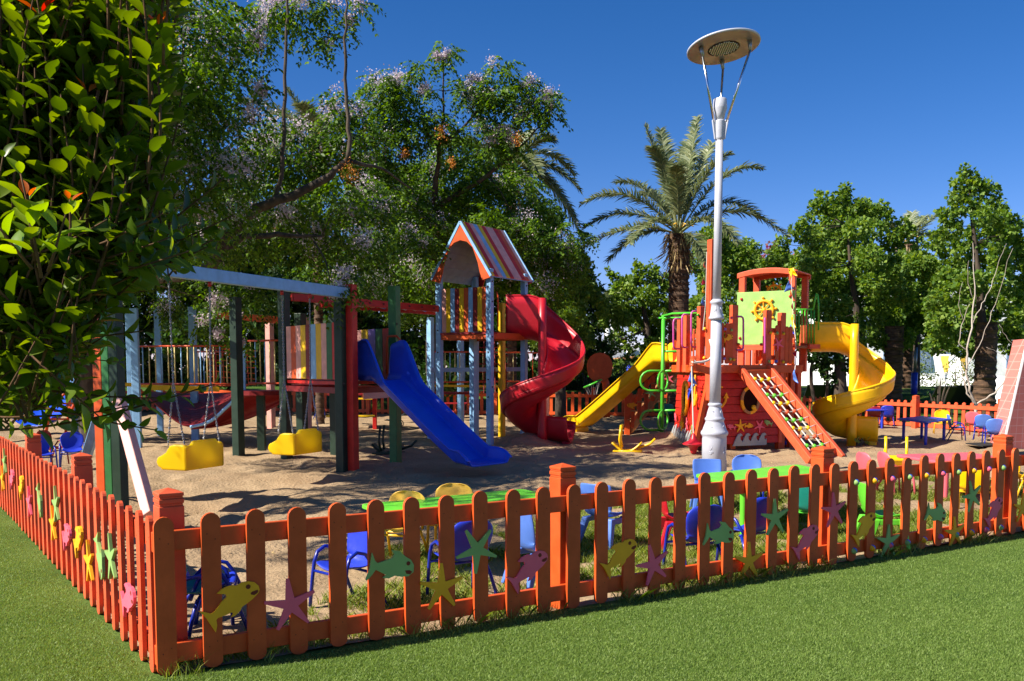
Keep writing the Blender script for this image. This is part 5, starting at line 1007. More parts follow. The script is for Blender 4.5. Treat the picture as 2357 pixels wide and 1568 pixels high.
def limb_pts(P, n=5):
    out = []
    for a, b_ in zip(P[:-1], P[1:]):
        for i in range(n): out.append(Vector(a).lerp(Vector(b_), i/n))
    return out+[Vector(P[-1])]
def limbs(mb, path, radii):
    pts = limb_pts(path, 4); rr = np.interp(np.linspace(0, 1, len(pts)), np.linspace(0, 1, len(radii)), radii); mb.tube([p+Vector(R.normal(0, .012, 3)) for p in pts], list(rr), 12); return pts
def tree(name, label, cat, base, trunkpaths, blobs, leaf, bark, per=130, lsize=.10, group=None, droop=.3, compound=False, flowers=0, berries=(), seed=1, frac=.8, lw=.55):
    rg = np.random.default_rng(seed); r = thing(name, label, cat, base, 0, group); mb = MB(); sk = []
    for path, rad in trunkpaths: sk += limbs(mb, path, rad)
    mb.build('trunk', bark, r, smooth=True)
    top = [p for p in sk if p.z > sk[0].z+.8] or sk
    mb = MB(); branch_tubes(mb, top, blobs, rg, .028, frac, compound); 
    if mb.V: mb.build('branches', bark, r, smooth=True)
    pts, bi = pts_in_blobs(rg, blobs, per); cen = np.array([b_[0] for b_ in blobs])[bi]
    if compound:
        n = len(pts); out = unit(pts-cen+rg.normal(0, .12, pts.shape)); dirn = unit(out*np.array([1, 1, .4])+np.array([0, 0, -droop])+rg.normal(0, .25, (n, 3))); side = unit(np.cross(dirn, np.array([0, 0, 1.])+rg.normal(0, .3, (n, 3)))); K = 6; Q = []
        Lr = lsize*rg.uniform(2.6, 4.4, n)
        for k_ in range(K):
            f_ = (k_+.6)/K; c = pts+dirn*(Lr*f_)[:, None]+np.array([0, 0, -1])*(Lr*.35*f_*f_)[:, None]
            for sg in (-1, 1):
                d = unit(dirn*.5+side*sg*.8+np.array([0, 0, -.45])+rg.normal(0, .15, (n, 3))); u = unit(np.cross(d, rg.normal(0, .5, (n, 3))+np.array([0, 0, 1.]))); s_ = lsize*rg.uniform(.7, 1.15, n)*(1-.25*abs(f_-.5)*2); Q.append(leaf_quads(c, d, u, s_, s_*.52, .12))
        Q = np.concatenate(Q)
    else:
        n = len(pts); out = unit(pts-cen); d = unit(out+rg.normal(0, .7, (n, 3))+np.array([0, 0, -droop])); u = unit(np.cross(d, unit(rg.normal(size=(n, 3))+np.array([0, 0, .8])))); s_ = lsize*rg.uniform(.6, 1.3, n); Q = leaf_quads(pts, d, u, s_, s_*lw, .1)
        c2 = pts+rg.normal(0, lsize*.4, (n, 3)); d2 = unit(d+rg.normal(0, .8, (n, 3))); u2 = unit(np.cross(d2, rg.normal(size=(n, 3)))); Q = np.concatenate([Q, leaf_quads(c2, d2, u2, s_*.9, s_*lw, .1)])
    polys('crown', Q, [leaf], r)
    if flowers:
        m_ = rg.random(len(blobs)) < .75; Q = []
        for (c, r_), ok in zip(blobs, m_):
            if not ok: continue
            for _ in range(rg.integers(1, 5)):
                q = np.array(c)+unit(rg.normal(size=3)+np.array([-.4, -.7, .35]))*r_*rg.uniform(.2, .85); n = int(flowers*rg.uniform(.5, 1.3)); p = q+rg.normal(0, r_*.36, (n, 3))*np.array([1, 1, .9]); d, u, v = rot_frames(rg, n, .2); s_ = rg.uniform(.016, .034, n)*(lsize/.05)**.5; Q.append(leaf_quads(p, d, u, s_, s_*.8))
        polys('blossom', np.concatenate(Q), [M['flower']], r)
    if berries:
        Q = []
        for (x, y, Y, rr) in berries:
            c = np.array(A(x, y, Y)); n = 160; p = c+rg.normal(0, rr*Y/F*.45, (n, 3))*np.array([1, 1, 1.3]); d, u, v = rot_frames(rg, n); s_ = rg.uniform(.012, .022, n)*Y/14; Q.append(leaf_quads(p, d, u, s_, s_))
        polys('fruit_cluster', np.concatenate(Q), [M['berry']], r)
    return r
def fill(poly, step, jit, r0, r1, Y0, Y1, seed):
    rg = np.random.default_rng(seed); B = []; xs = [p[0] for p in poly]; ys_ = [p[1] for p in poly]
    def inside(x, y):
        c = False; j = len(poly)-1
        for i in range(len(poly)):
            if (poly[i][1] > y) != (poly[j][1] > y) and x < (poly[j][0]-poly[i][0])*(y-poly[i][1])/(poly[j][1]-poly[i][1])+poly[i][0]: c = not c
            j = i
        return c
    for x in np.arange(min(xs), max(xs), step):
        for y in np.arange(min(ys_), max(ys_), step):
            a, b_ = x+rg.uniform(-jit, jit), y+rg.uniform(-jit, jit)
            if inside(a, b_): B.append((a, b_, rg.uniform(r0, r1), rg.uniform(Y0, Y1)))
    return B
def gr(x, Y): p = A(x, 845, Y); return Vector((p.x, p.y, -.05))
gC = 'flowering chinaberry-like trees over the left of the playground'
# left near tree: stands left of the view, its branches hang into the picture
b1_ = [(400,20,50,12),(460,55,48,12),(520,25,42,12.5),(560,70,36,12.5),(500,110,40,12),(435,130,50,12),(385,200,55,11.5),(450,225,55,12),(520,195,42,12),(565,150,32,12.5),(602,100,28,12.5),(618,25,34,12.5),(400,300,55,11.5),(470,320,55,12),(538,300,44,12.5),(585,255,30,12.5),(380,385,55,11.5),(452,400,55,12),(520,398,50,12),(400,470,50,12),(470,480,50,12.5),(540,478,46,13),(330,150,60,11),(320,280,60,11),(310,420,60,11),(560,395,36,13), (420,560,44,13),(480,560,40,13.5),(600,205,24,12.5)]
off = [((x, y, z), r_) for x, y, z, r_ in [(-4.6,10.5,4.4,.6),(-5.6,9.2,5.0,.7),(-6.4,10.8,5.2,.7),(-5.2,8.2,4.4,.6),(-6.8,9.0,4.6,.7),(-4.4,12.3,4.9,.6),(-7.4,10.0,5.6,.7),(-5.6,11.8,5.9,.7),(-6.6,8.0,5.6,.6),(-6.2,12.6,4.4,.7),(-8.0,12.6,5.7,.7),(-5.8,7.0,4.8,.6),(-4.8,9.2,5.8,.6),(-7.2,12.8,5.8,.7),(-3.8,11.3,5.6,.6),(-6.6,6.2,5.2,.6),(-5.3,6.0,5.4,.5),(-8.6,13.4,5.2,.7),(-4.4,13.6,5.8,.6),(-5.4,13.8,5.0,.6),(-9.4,12.0,6.2,.7),(-7.9,14.6,6.0,.7),(-6.7,14.2,6.8,.7)]]+[((x, y, z), .62) for x, y, z in np.random.default_rng(8).uniform((-6.8, 11.0, 4.2), (-4.4, 14.8, 6.0), (26, 3)).tolist()]  # mostly unseen leaf clumps, the random ones added to shade the sand
tree('chinaberry_tree', 'flowering tree whose leafy blossoming branches fill the upper left behind the shrub', 'tree', (-7.6, 10.2, 0), [([(-7.6, 10.2, -.1), (-7.5, 10.3, 1.6), (-7.1, 10.6, 3.2)], [.2, .16, .13]), ([(-7.1, 10.6, 3.2), (-6.2, 10.9, 4.4), (-5.0, 11.6, 5.0), (-4.2, 12.0, 5.4)], [.12, .09, .06, .03]), ([(-7.1, 10.6, 3.2), (-7.4, 9.2, 4.6), (-6.4, 7.6, 5.0)], [.11, .07, .03]), ([tuple(A(905/1.425/1.629+0, 330, 12)), tuple(A(418, 190, 12)), tuple(A(425, 60, 12)), tuple(A(432, -40, 12))], [.03, .022, .018, .01])], px_blobs(b1_)+off, M['l_china'], M['bark'], 90, .092, gC, .5, True, 130, seed=11)
# middle tree with the long rising limb and two bare shoots
b2_ = [(610,30,36,16),(690,40,32,16),(722,80,22,16),(702,8,36,16),(640,10,28,16),(770,18,22,16),(820,8,22,16),(762,92,16,16),(776,62,18,16),(806,50,14,16),(655,285,40,16),(700,312,42,16),(742,330,42,16),(640,350,46,15.5),(690,382,50,16),(758,385,50,16),(770,262,30,16),(782,222,26,16),(806,268,28,16),(830,305,36,16),(800,330,36,16),(600,325,34,15.5),(580,370,46,15.5)]
b2_ += fill([(430,420),(850,380),(880,560),(800,600),(560,590),(430,560)], 56, 22, 34, 50, 14.5, 18.5, 22)+fill([(500,600),(860,600),(900,640),(820,690),(720,650),(540,640)], 52, 20, 26, 38, 17.5, 21, 23)+[(528,700,20,18),(550,745,22,17.5),(552,790,16,17.5),(570,660,34,18),(430,640,34,19),(490,650,26,17),(500,700,24,17.2),(470,740,22,17.4),(505,770,16,17.4),(380,700,30,20),(618,690,26,19),(780,668,26,14.0),(800,640,30,14.2)]
LIM = [A(505, 590, 14.3), A(520, 545, 14.2), A(590, 482, 14.1), A(700, 438, 14), A(760, 405, 14), A(800, 368, 14)]
tree('chinaberry_tree', 'middle flowering tree with thick trunk, long dark rising limb and two bare upright shoots', 'tree', gr(206, 19.6), [([gr(206, 19.6), A(203, 940, 19.6), A(192, 840, 19.4), A(185, 740, 19), A(230, 650, 18), A(360, 640, 16), A(470, 625, 14.6), A(505, 590, 14.3)], [.24, .20, .19, .18, .14, .11, .10, .09]), (LIM, [.09, .085, .075, .062, .052, .042]), ([A(632, 466, 14.05), A(648, 395, 14), A(656, 220, 14), A(660, 60, 14), A(664, -40, 14)], [.036, .032, .027, .021, .016]), ([A(800, 368, 14), A(803, 300, 14), A(794, 180, 14), A(797, 60, 14), A(794, -40, 14)], [.036, .03, .024, .018, .012]), ([A(805, 372, 14), A(880, 385, 14.4), A(950, 440, 15)], [.035, .02, .01]), ([A(508, 580, 14.3), A(560, 545, 14.4), A(640, 540, 14.6), A(740, 545, 15)], [.07, .05, .04, .02])], px_blobs(b2_), M['l_china'], M['bark_d'], 105, .108, gC, .55, True, 140, [(800,390,13.9,22),(812,402,13.9,18),(640,525,16.5,14),(840,300,16.2,10)], seed=12, frac=.6)
# right tree of the group
b3_ = [(880,200,38,22),(912,238,42,22),(922,182,28,22),(870,258,36,22),(950,300,40,22),(890,330,46,22),(842,372,46,22),(970,158,22,22),(985,208,16,22),(1020,108,15,22),(1032,128,15,22),(1012,132,12,22),(1000,272,28,22),(1022,300,30,22),(1072,200,24,22),(1100,220,26,22),(1095,188,20,22),(1150,150,22,22),(1168,190,30,22),(1132,222,28,22),(1190,212,26,22),(1222,190,18,22),(1196,258,28,22),(1232,248,24,22),(1266,218,20,22),(1256,262,18,22),(1268,248,14,22),(1112,282,24,22),(1132,322,24,22),(1160,300,20,22),(1180,330,22,22)]
b3_ += fill([(830,380),(1000,330),(1150,340),(1230,440),(1290,500),(1335,590),(1330,680),(1180,640),(1050,640),(900,640),(820,560)], 52, 22, 30, 46, 21.6, 26, 33)+fill([(840,600),(1000,600),(1010,700),(900,720),(830,680)], 48, 20, 26, 38, 20.5, 24, 34)+[(970,560,22,18.8),(950,540,34,19)]
tree('chinaberry_tree', 'right-hand flowering tree spreading above and behind the roofed tower', 'tree', gr(1002, 24), [([gr(1002, 24), A(1000, 800, 24), A(1002, 640, 23.6), A(1000, 480, 23)], [.24, .2, .17, .13]), ([A(1000, 480, 23), A(1012, 340, 22.4), A(1018, 290, 22), A(1022, 130, 22)], [.08, .045, .03, .012]), ([A(1014, 330, 22.3), A(1060, 300, 22), A(1110, 245, 22)], [.05, .035, .015]), ([A(1012, 330, 22.3), A(960, 290, 22), A(905, 250, 22)], [.045, .03, .015]), ([A(1000, 480, 23), A(1100, 420, 22.6), A(1190, 350, 22.3), A(1182, 230, 22)], [.07, .05, .04, .012]), ([A(1190, 350, 22.3), A(1240, 290, 22)], [.03, .015]), ([A(1000, 560, 23.2), A(880, 480, 22.5), A(860, 380, 22)], [.08, .05, .02])], px_blobs(b3_), M['l_china'], M['bark_d'], 115, .125, gC, .5, True, 140, [(1016,303,21.5,17),(1190,320,21.5,13),(930,355,21.5,11),(1040,375,21.5,10),(762,520,19,9)], seed=13, frac=.6)
# far left tree, trunk out of view; crown put in for the shade it casts
b4_ = fill([(-260,250),(0,180),(350,200),(420,420),(350,640),(100,660),(-200,600)], 85, 30, 48, 66, 16.5, 21, 44)
tree('chinaberry_tree', 'shady tree at the far left whose dark crown shows through the foreground shrub', 'tree', gr(-40, 19.6), [([gr(-40, 19.6), A(-35, 940, 19.6), A(-20, 840, 19.6), A(20, 740, 19.6), A(100, 600, 19.6)], [.24, .20, .19, .18, .15]), ([A(100, 600, 19.6), A(260, 480, 19), A(320, 380, 18)], [.12, .08, .04]), ([A(100, 600, 19.6), A(60, 480, 19), A(0, 380, 19)], [.12, .08, .04])], px_blobs(b4_), M['l_china'], M['bark'], 120, .105, gC, .5, True, 60, seed=14, frac=.5)
# woods behind
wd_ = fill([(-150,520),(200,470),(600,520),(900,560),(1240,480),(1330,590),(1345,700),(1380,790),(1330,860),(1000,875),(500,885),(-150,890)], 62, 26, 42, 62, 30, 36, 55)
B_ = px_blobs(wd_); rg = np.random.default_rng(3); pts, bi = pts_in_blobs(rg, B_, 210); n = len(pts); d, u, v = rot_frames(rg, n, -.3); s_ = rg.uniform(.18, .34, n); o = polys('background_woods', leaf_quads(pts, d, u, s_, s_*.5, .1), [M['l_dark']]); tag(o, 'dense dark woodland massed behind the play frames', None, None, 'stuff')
# maple-like trees
gL = 'bright green maple-like trees behind the right fence'
def ltree(label, outline, base, Y0, Y1, trunk, step=40, r0=24, r1=38, seed=1, extra=(), per=350, ls=.122, leaf='l_liq', bark='bark_d', grp=gL, name='maple_tree', fr=.25):
    bl_ = fill(outline, step, step*.4, r0, r1, Y0, Y1, seed)+list(extra)
    return tree(name, label, 'tree', base, trunk, px_blobs(bl_, (Y0+Y1)/2), M[leaf], M[bark], per, ls, grp, .2, False, 0, (), seed, fr, .85)
edge = lambda L, Y: [(x, y, r_, Y) for x, y, r_ in L]
ltree('broad maple-like tree with twin peaks right of the ship wheelhouse', [(1850,560),(1900,500),(1950,470),(2010,510),(2060,560),(2110,590),(2130,700),(2100,780),(1950,790),(1880,770),(1840,680)], gr(1985, 30), 27.5, 33, [([gr(1985, 30), A(1985, 800, 30), A(1960, 640, 30), A(1950, 520, 30)], [.22, .15, .07, .03])], 34, 22, 34, 61, edge([(1945,432,11),(1943,450,15),(1890,452,13),(1880,475,18),(1912,480,20),(1960,478,22),(1990,470,16),(2005,490,20),(2030,475,12),(2036,500,20),(1860,510,18),(1925,455,12),(1850,540,20),(2080,515,14),(2090,535,18),(2060,540,20),(1830,530,14),(1800,560,18),(1790,590,24),(1770,620,26),(2115,560,14),(2125,600,20)], 30))
ltree('tall maple-like tree at the right edge above the pink pillar', [(2140,600),(2180,560),(2210,500),(2260,470),(2310,500),(2345,540),(2400,560),(2400,800),(2150,800),(2110,700)], gr(2262, 27), 25.0, 30, [([gr(2262, 27), A(2264, 800, 27), A(2250, 600, 27), A(2230, 440, 27)], [.22, .15, .07, .03])], 36, 22, 32, 62, edge([(2222,388,9),(2222,405,12),(2240,410,12),(2205,425,14),(2232,430,20),(2200,455,18),(2250,440,18),(2270,430,16),(2285,440,14),(2215,475,26),(2260,475,22),(2300,470,14),(2305,490,18),(2185,500,20),(2170,490,12),(2190,530,22),(2160,540,16),(2150,560,14),(2340,545,14),(2357,560,16),(2320,530,20)], 27))
ltree('maple-like tree between the two tallest crowns at the right', [(2010,620),(2070,580),(2150,590),(2180,680),(2160,800),(2030,800),(1990,720)], gr(2120, 34), 32, 36, [([gr(2112, 34), A(2112, 700, 34)], [.15, .1])], 40, 26, 38, 63)
ltree('maple-like tree directly behind the palm trunk and lamp post', [(1600,560),(1650,540),(1700,570),(1760,600),(1870,600),(1870,790),(1600,800)], gr(1650, 33), 31, 36, [([gr(1650, 33), A(1650, 700, 33)], [.2, .12])], 38, 26, 36, 64, edge([(1650,520,14),(1668,535,16),(1640,545,18),(1700,580,20),(1720,600,22),(1620,570,20)], 33), leaf='l_liq')
ltree('open-branched maple-like tree left of the palm, above the yellow straight slide', [(1415,660),(1440,640),(1530,650),(1545,760),(1525,820),(1440,800),(1400,750)], gr(1492, 31), 29.5, 33, [([gr(1492, 31), A(1494, 850, 31), A(1490, 760, 31), A(1470, 640, 31)], [.17, .14, .1, .04]), ([A(1490, 760, 31), A(1430, 780, 31)], [.05, .02])], 30, 18, 28, 65, edge([(1468,605,8),(1470,620,12),(1500,615,10),(1508,630,14),(1482,640,18),(1400,625,8),(1412,635,10),(1425,650,14),(1450,650,16),(1530,640,14),(1540,655,14),(1395,790,14),(1420,800,12),(1452,822,12),(1480,830,12),(1390,740,16),(1545,700,18)], 31))
ltree('dark green tree at the right end of the woods behind the red spiral slide', [(1210,500),(1260,520),(1320,590),(1350,640),(1370,720),(1350,800),(1220,800),(1180,700)], gr(1290, 28), 26.5, 30, [([gr(1290, 28), A(1290, 760, 28)], [.18, .12])], 38, 24, 36, 66, edge([(1300,580,16),(1330,600,14),(1350,640,16),(1378,690,14),(1385,720,14),(1360,670,18)], 28), leaf='l_liq')
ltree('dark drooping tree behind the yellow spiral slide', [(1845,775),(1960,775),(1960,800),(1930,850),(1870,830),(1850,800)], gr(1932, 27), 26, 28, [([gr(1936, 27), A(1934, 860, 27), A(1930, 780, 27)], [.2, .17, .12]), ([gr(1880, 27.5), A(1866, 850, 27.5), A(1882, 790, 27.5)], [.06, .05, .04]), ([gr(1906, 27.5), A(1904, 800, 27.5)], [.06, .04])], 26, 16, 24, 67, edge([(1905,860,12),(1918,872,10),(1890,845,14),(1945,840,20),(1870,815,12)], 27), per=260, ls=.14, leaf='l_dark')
ltree('reddish flowering tree crown between the lamp post and the wheelhouse', [(1720,580),(1800,560),(1830,600),(1820,640),(1730,640)], gr(1775, 37), 37, 39, [([gr(1775, 37), A(1775, 640, 37)], [.12, .08])], 28, 14, 22, 68, leaf='l_bouga', per=90, ls=.13, grp=None, name='flowering_tree')
# dark shaggy palm trunks with crowns lost in the leaves
for x, Y, w_, lb in ((2056, 29.5, .52, 'thick dark shaggy palm trunk behind the tip of the yellow spiral slide'), (2268, 27.0, .54, 'thick shaggy palm trunk behind the pale bare sapling')):
    r = thing('palm_trunk', lb, 'palm', gr(x, Y)); pr = []; 
    for i in range(40): z = -.05+i*.075; pr.append((w_*(.62+.18*exp(-z*2.2))*(1+.09*(i % 3 == 0))*(.93+.1*random.random()), z))
    MB().lathe([(a*.85, z) for a, z in pr], gr(x, Y)+Vector((0, 0, .05)), 26).build('trunk', M['bark_p'], r)
# date palms
def palm(label, base, cen, trunk_r, fronds, seed, L=3.0, nl=64, leaf='l_palm', shag=True, lw=.045, ll=.5):
    rg = np.random.default_rng(seed); r = thing('date_palm', label, 'palm', base); cen = Vector(cen)
    H = cen.z-base[2]; pr = []; nn = int(H/.085)
    for i in range(nn+1): z = H*i/nn; pr.append((trunk_r*(1+.12*exp(-z*1.5)+.16*max(0, (z-H+1.2)/1.2))*(1+.10*(i % 2))*rg.uniform(.95, 1.05), z))
    MB().lathe(pr, base, 26).build('trunk', M['bark_p'], r)
    # old leaf bases
    mb = MB()
    for i in range(260):
        z = H*rg.uniform(.25, 1)**.7; a = rg.uniform(0, 2*pi); rr = trunk_r*(1.02+.16*max(0, (z-H+1.2)/1.2)); p = Vector(base)+Vector((rr*cos(a), rr*sin(a), z)); o_ = Vector((cos(a), sin(a), .9)).normalized(); t_ = Vector((-sin(a), cos(a), 0)); l_ = rg.uniform(.06, .12)
        mb.add([p-t_*.05, p+t_*.05, p+o_*l_+t_*.02, p+o_*l_-t_*.02], [(0, 1, 2, 3)])
    mb.build('leaf_bases', M['bark_p'], r)
    Q = []; n = 170; a = rg.uniform(0, 2*pi, n); z = rg.uniform(-.9, .15, n); p = np.array(cen)+np.stack([trunk_r*1.1*np.cos(a), trunk_r*1.1*np.sin(a), z], 1); d = unit(np.stack([np.cos(a)*.5, np.sin(a)*.5, rg.uniform(-1.6, -.2, n)], 1)); u = unit(np.cross(d, rg.normal(size=(n, 3)))); 
    polys('dry_fibres', leaf_quads(p, d, u, rg.uniform(.25, .6, n), np.full(n, .035)), [M['l_dry']], r)
    mb = MB()
    for i in range(7): a_ = rg.uniform(0, 2*pi); mb.tube([cen+Vector((0, 0, .1)), cen+Vector((.2*cos(a_), .2*sin(a_), .3)), cen+Vector((.42*cos(a_), .42*sin(a_), .22))], .012, 5)
    mb.build('fruit_stalks', M['p_lemon'], r)
    for fi, (tx, tz, ty, sag_, k_) in enumerate(fronds):
        tip = cen+Vector((tx, ty, tz)); Lf = (tip-cen).length; ctrl = cen.lerp(tip, .5)+Vector((0, 0, sag_)); P = [cen*(1-t_)**2+ctrl*2*t_*(1-t_)+tip*t_*t_ for t_ in np.linspace(0, 1, 15)]
        mb = MB(); mb.tube(P, list(np.interp(np.linspace(0, 1, 15), [0, .2, 1], [.035, .02, .006])), 5); o = mb.build('frond', M['l_dry' if k_ == 2 else 'l_palm'], r, smooth=True)
        t_ = np.linspace(.16, .995, nl); Pa = np.array([cen*(1-q)**2+ctrl*2*q*(1-q)+tip*q*q for q in t_]); T_ = unit(np.array([(ctrl-cen)*2*(1-q)+(tip-ctrl)*2*q for q in t_])); up = np.array([0, 0, 1.]); S_2 = unit(np.cross(T_, up)+1e-4); N2 = np.cross(S_2, T_); Q = []
        tw = rg.uniform(-.6, .6); 
        for sg in (-1, 1):
            for j in range(2):
                m2 = len(t_); lenn = ll*np.interp(t_, [.16, .35, .8, 1], [.45, 1, .8, .45])*rg.uniform(.8, 1.1, m2); d = unit(T_*(.62+.25*j)+S_2*sg*(.8)*cos(tw*.4)+N2*(.35-.3*j+.3*tw*sg)[..., None] if False else T_*(.62+.25*j)+S_2*sg*.8+N2*(.42-.45*j+.25*tw*sg)+rg.normal(0, .12, (m2, 3)))
                mid = Pa+d*(lenn*.5)[:, None]; tipp = mid+unit(d+np.array([0, 0, -.35-.3*(k_ == 2)]))*(lenn*.5)[:, None]; W2 = unit(np.cross(d, N2+rg.normal(0, .3, (m2, 3))))*lw/2
                Q.append(np.stack([Pa-W2*.6, mid-W2, tipp, mid+W2, Pa+W2*.6], 1))
        polys('leaflets', np.concatenate(Q), [M['l_dry'] if k_ == 2 else M[leaf]], o)
    return r
pY = 27; pc = A(1562, 540, pY)
def fpx(x, y, dy, sg, k_=0): t_ = A(x, y, pY+dy); return (t_.x-pc.x, t_.z-pc.z, dy, sg, k_)
FR = [fpx(1340,470,-.5,1.25), fpx(1300,605,-1.2,1.0,0), fpx(1345,525,.8,1.0), fpx(1485,290,.3,.3), fpx(1500,340,-1.0,.8), fpx(1605,272,.4,.1), fpx(1580,330,1.2,.3), fpx(1680,355,-.6,.9), fpx(1752,388,.4,1.2), fpx(1812,545,-.3,1.35), fpx(1750,500,1.0,1.3), fpx(1640,640,-1.4,.8,0), fpx(1700,560,-1.8,1.0), fpx(1450,560,-2.0,1.0), fpx(1420,420,1.3,.9), fpx(1520,300,1.5,.3), fpx(1640,330,1.6,.5), fpx(1400,600,1.2,.8), fpx(1530,640,-.9,.4,2), fpx(1590,650,-.6,.4,2), fpx(1555,380,-1.6,.9), fpx(1690,450,1.8,.9), fpx(1480,450,2.0,.9), fpx(1570,300,-.8,.5), fpx(1660,400,-1.8,1.2), fpx(1460,400,-1.5,1.2)]
palm('tall date palm in the middle behind the lamp post and pirate ship', gr(1560, pY), pc, .27, FR[:18]+FR[20:21]+FR[22:23], 71)
pY = 27; pc = A(1178, 395, pY)
FR = [fpx(1275,322,-.3,.6), fpx(1335,440,-.2,.9), fpx(1320,400,1,1.1), fpx(1080,250,.2,.2), fpx(1040,330,0,.5), fpx(1230,470,-1,.6), fpx(1300,470,-.6,1.0), fpx(1345,560,.8,1.3), fpx(1060,430,-.6,.6), fpx(1150,290,1,.2), fpx(1220,310,1.2,.6), fpx(1240,400,-1.6,.8), fpx(1100,360,1.5,.6), fpx(1330,520,0,1.2), fpx(1020,400,.6,.8)]
palm('date palm half hidden behind the right-hand flowering tree', gr(1178, pY), pc, .13, FR, 72)
pY = 26; pc = A(735, 330, pY); FR = [fpx(660,205,0,.1), fpx(560,235,.3,.6), fpx(560,330,0,.5), fpx(750,270,.4,.2), fpx(810,320,.2,.5), fpx(620,260,1,.4), fpx(690,240,-1,.3), fpx(790,290,1,.4)]
palm('date palm showing only frond tips through the middle flowering tree', gr(735, pY), pc, .11, FR, 73, nl=40)
pY = 36; pc = A(2085, 560, pY); FR = [fpx(2162,492,0,.1), fpx(2130,500,.5,.3), fpx(2100,490,1,.2), fpx(2040,520,0,.4), fpx(2150,545,.2,.4)]
palm('date palm far right with dark fronds between the maple-like crowns', gr(2085, pY), pc, .25, FR, 74, nl=44)
pY = 60; pc = A(1408, 712, pY); FR = [fpx(1380,690,0,.8), fpx(1440,690,0,.8), fpx(1400,675,0,.3), fpx(1420,670,1,.3), fpx(1375,730,0,1), fpx(1445,735,0,1), fpx(1390,745,-1,.5), fpx(1430,750,-1,.6), fpx(1410,680,-1,.5)]
palm('small far palm beside the white mast', gr(1404, pY), pc, .38, FR, 75, nl=36, lw=.09, ll=.9)
# pale bare sapling at the right
wb = gr(2238, 24); r = thing('bare_sapling', 'pale nearly leafless sapling behind the far right fence', 'tree', wb); mb = MB(); wY = 24
for path, rad in ((((2242,1000),(2246,930),(2232,900),(2226,860),(2228,800),(2238,740),(2242,660),(2240,560)), (.07,.06,.05,.045,.04,.035,.025,.01)), (((2246,935),(2226,905),(2218,870),(2210,840)), (.04,.035,.025,.012)), (((2248,930),(2290,905),(2315,870),(2330,830),(2352,800),(2375,775)), (.045,.04,.035,.03,.025,.02)), (((2226,875),(2200,866),(2172,858)), (.02,.015,.008)), (((2222,850),(2212,832),(2200,840)), (.02,.012,.008)), (((2228,810),(2205,790),(2218,735),(2232,700)), (.02,.018,.014,.008)), (((2238,745),(2262,700),(2280,660),(2300,600),(2318,560)), (.02,.018,.014,.01,.006)), (((2228,840),(2262,780),(2290,700),(2330,570)), (.02,.016,.012,.006)), (((2300,890),(2340,855),(2365,845)), (.02,.015,.01)), (((2205,830),(2180,810),(2165,806)), (.012,.008,.005)), (((2325,835),(2300,812),(2270,800)), (.012,.009,.005)), (((2345,808),(2320,780),(2300,750)), (.012,.009,.005)), (((2218,740),(2206,700),(2212,650)), (.012,.009,.005)), (((2240,690),(2226,640),(2230,600)), (.012,.008,.004))):
    limbs(mb, [A(x, y, wY) for x, y in path], [q_*.58 for q_ in rad])
mb.build('trunk', M['bark_w'], r, smooth=True)
# hedges, bushes
def bush(label, L, Y, leaf, per, ls, seed, name='bush'):
    rg = np.random.default_rng(seed); B = px_blobs(L, Y); b0 = Vector(B[0][0]); r = thing(name, label, 'bush', (b0.x, b0.y, 0)); pts, bi = pts_in_blobs(rg, B, per, .5); n = len(pts); d, u, v = rot_frames(rg, n, .3); s_ = ls*rg.uniform(.6, 1.3, n); polys('foliage', leaf_quads(pts, d, u, s_, s_*.6, .1), [M[leaf]], r)
    mb = MB(); [mb.tube([(b0.x, b0.y, -.1), Vector((b0.x, b0.y, 0)).lerp(Vector(c), .6)+Vector((0, 0, .1)), c], [.05, .03, .01], 5) for c, q in B]; mb.build('stems', M['bark_d'], r)
bush('clipped olive green bush left of the white slide structure', [(2085,845,30),(2110,830,30),(2105,870,32),(2080,880,26),(2130,860,26),(2135,885,24)], 40, 'l_hedge', 150, .10, 81)
bush('clipped olive green bush right of the white slide structure', [(2200,850,28),(2215,875,26),(2240,855,26),(2260,880,26),(2190,885,20),(2275,850,22)], 40, 'l_hedge', 150, .10, 82)
bush('low leafy bush left of the basketball hoop', [(1330,835,22),(1352,845,18),(1375,842,16),(1340,855,20),(1405,840,18)], 36, 'l_liq', 150, .12, 83)
bush('small-flowered bush behind the yellow straight slide', [(1430,835,20),(1455,850,20),(1425,858,18),(1480,858,18),(1500,842,18),(1440,830,14)], 36, 'l_hedge', 150, .12, 84)
bush('thin dark shrub in front of the white wall at the right', [(2160,890,16),(2166,870,12),(2178,882,12),(2140,905,10),(2150,915,14),(2186,890,8)], 26.5, 'l_dark', 60, .09, 85)
bush('grey-green wispy bush behind the red spiral slide', [(1350,790,22),(1370,805,20),(1340,820,22),(1385,815,14)], 33, 'l_hedge', 90, .16, 86)
bush('tuft of grass at the foot of the yellow spiral slide', [(1975,1015,7),(1990,1018,6)], 19.0, 'l_weed', 500, .12, 87)
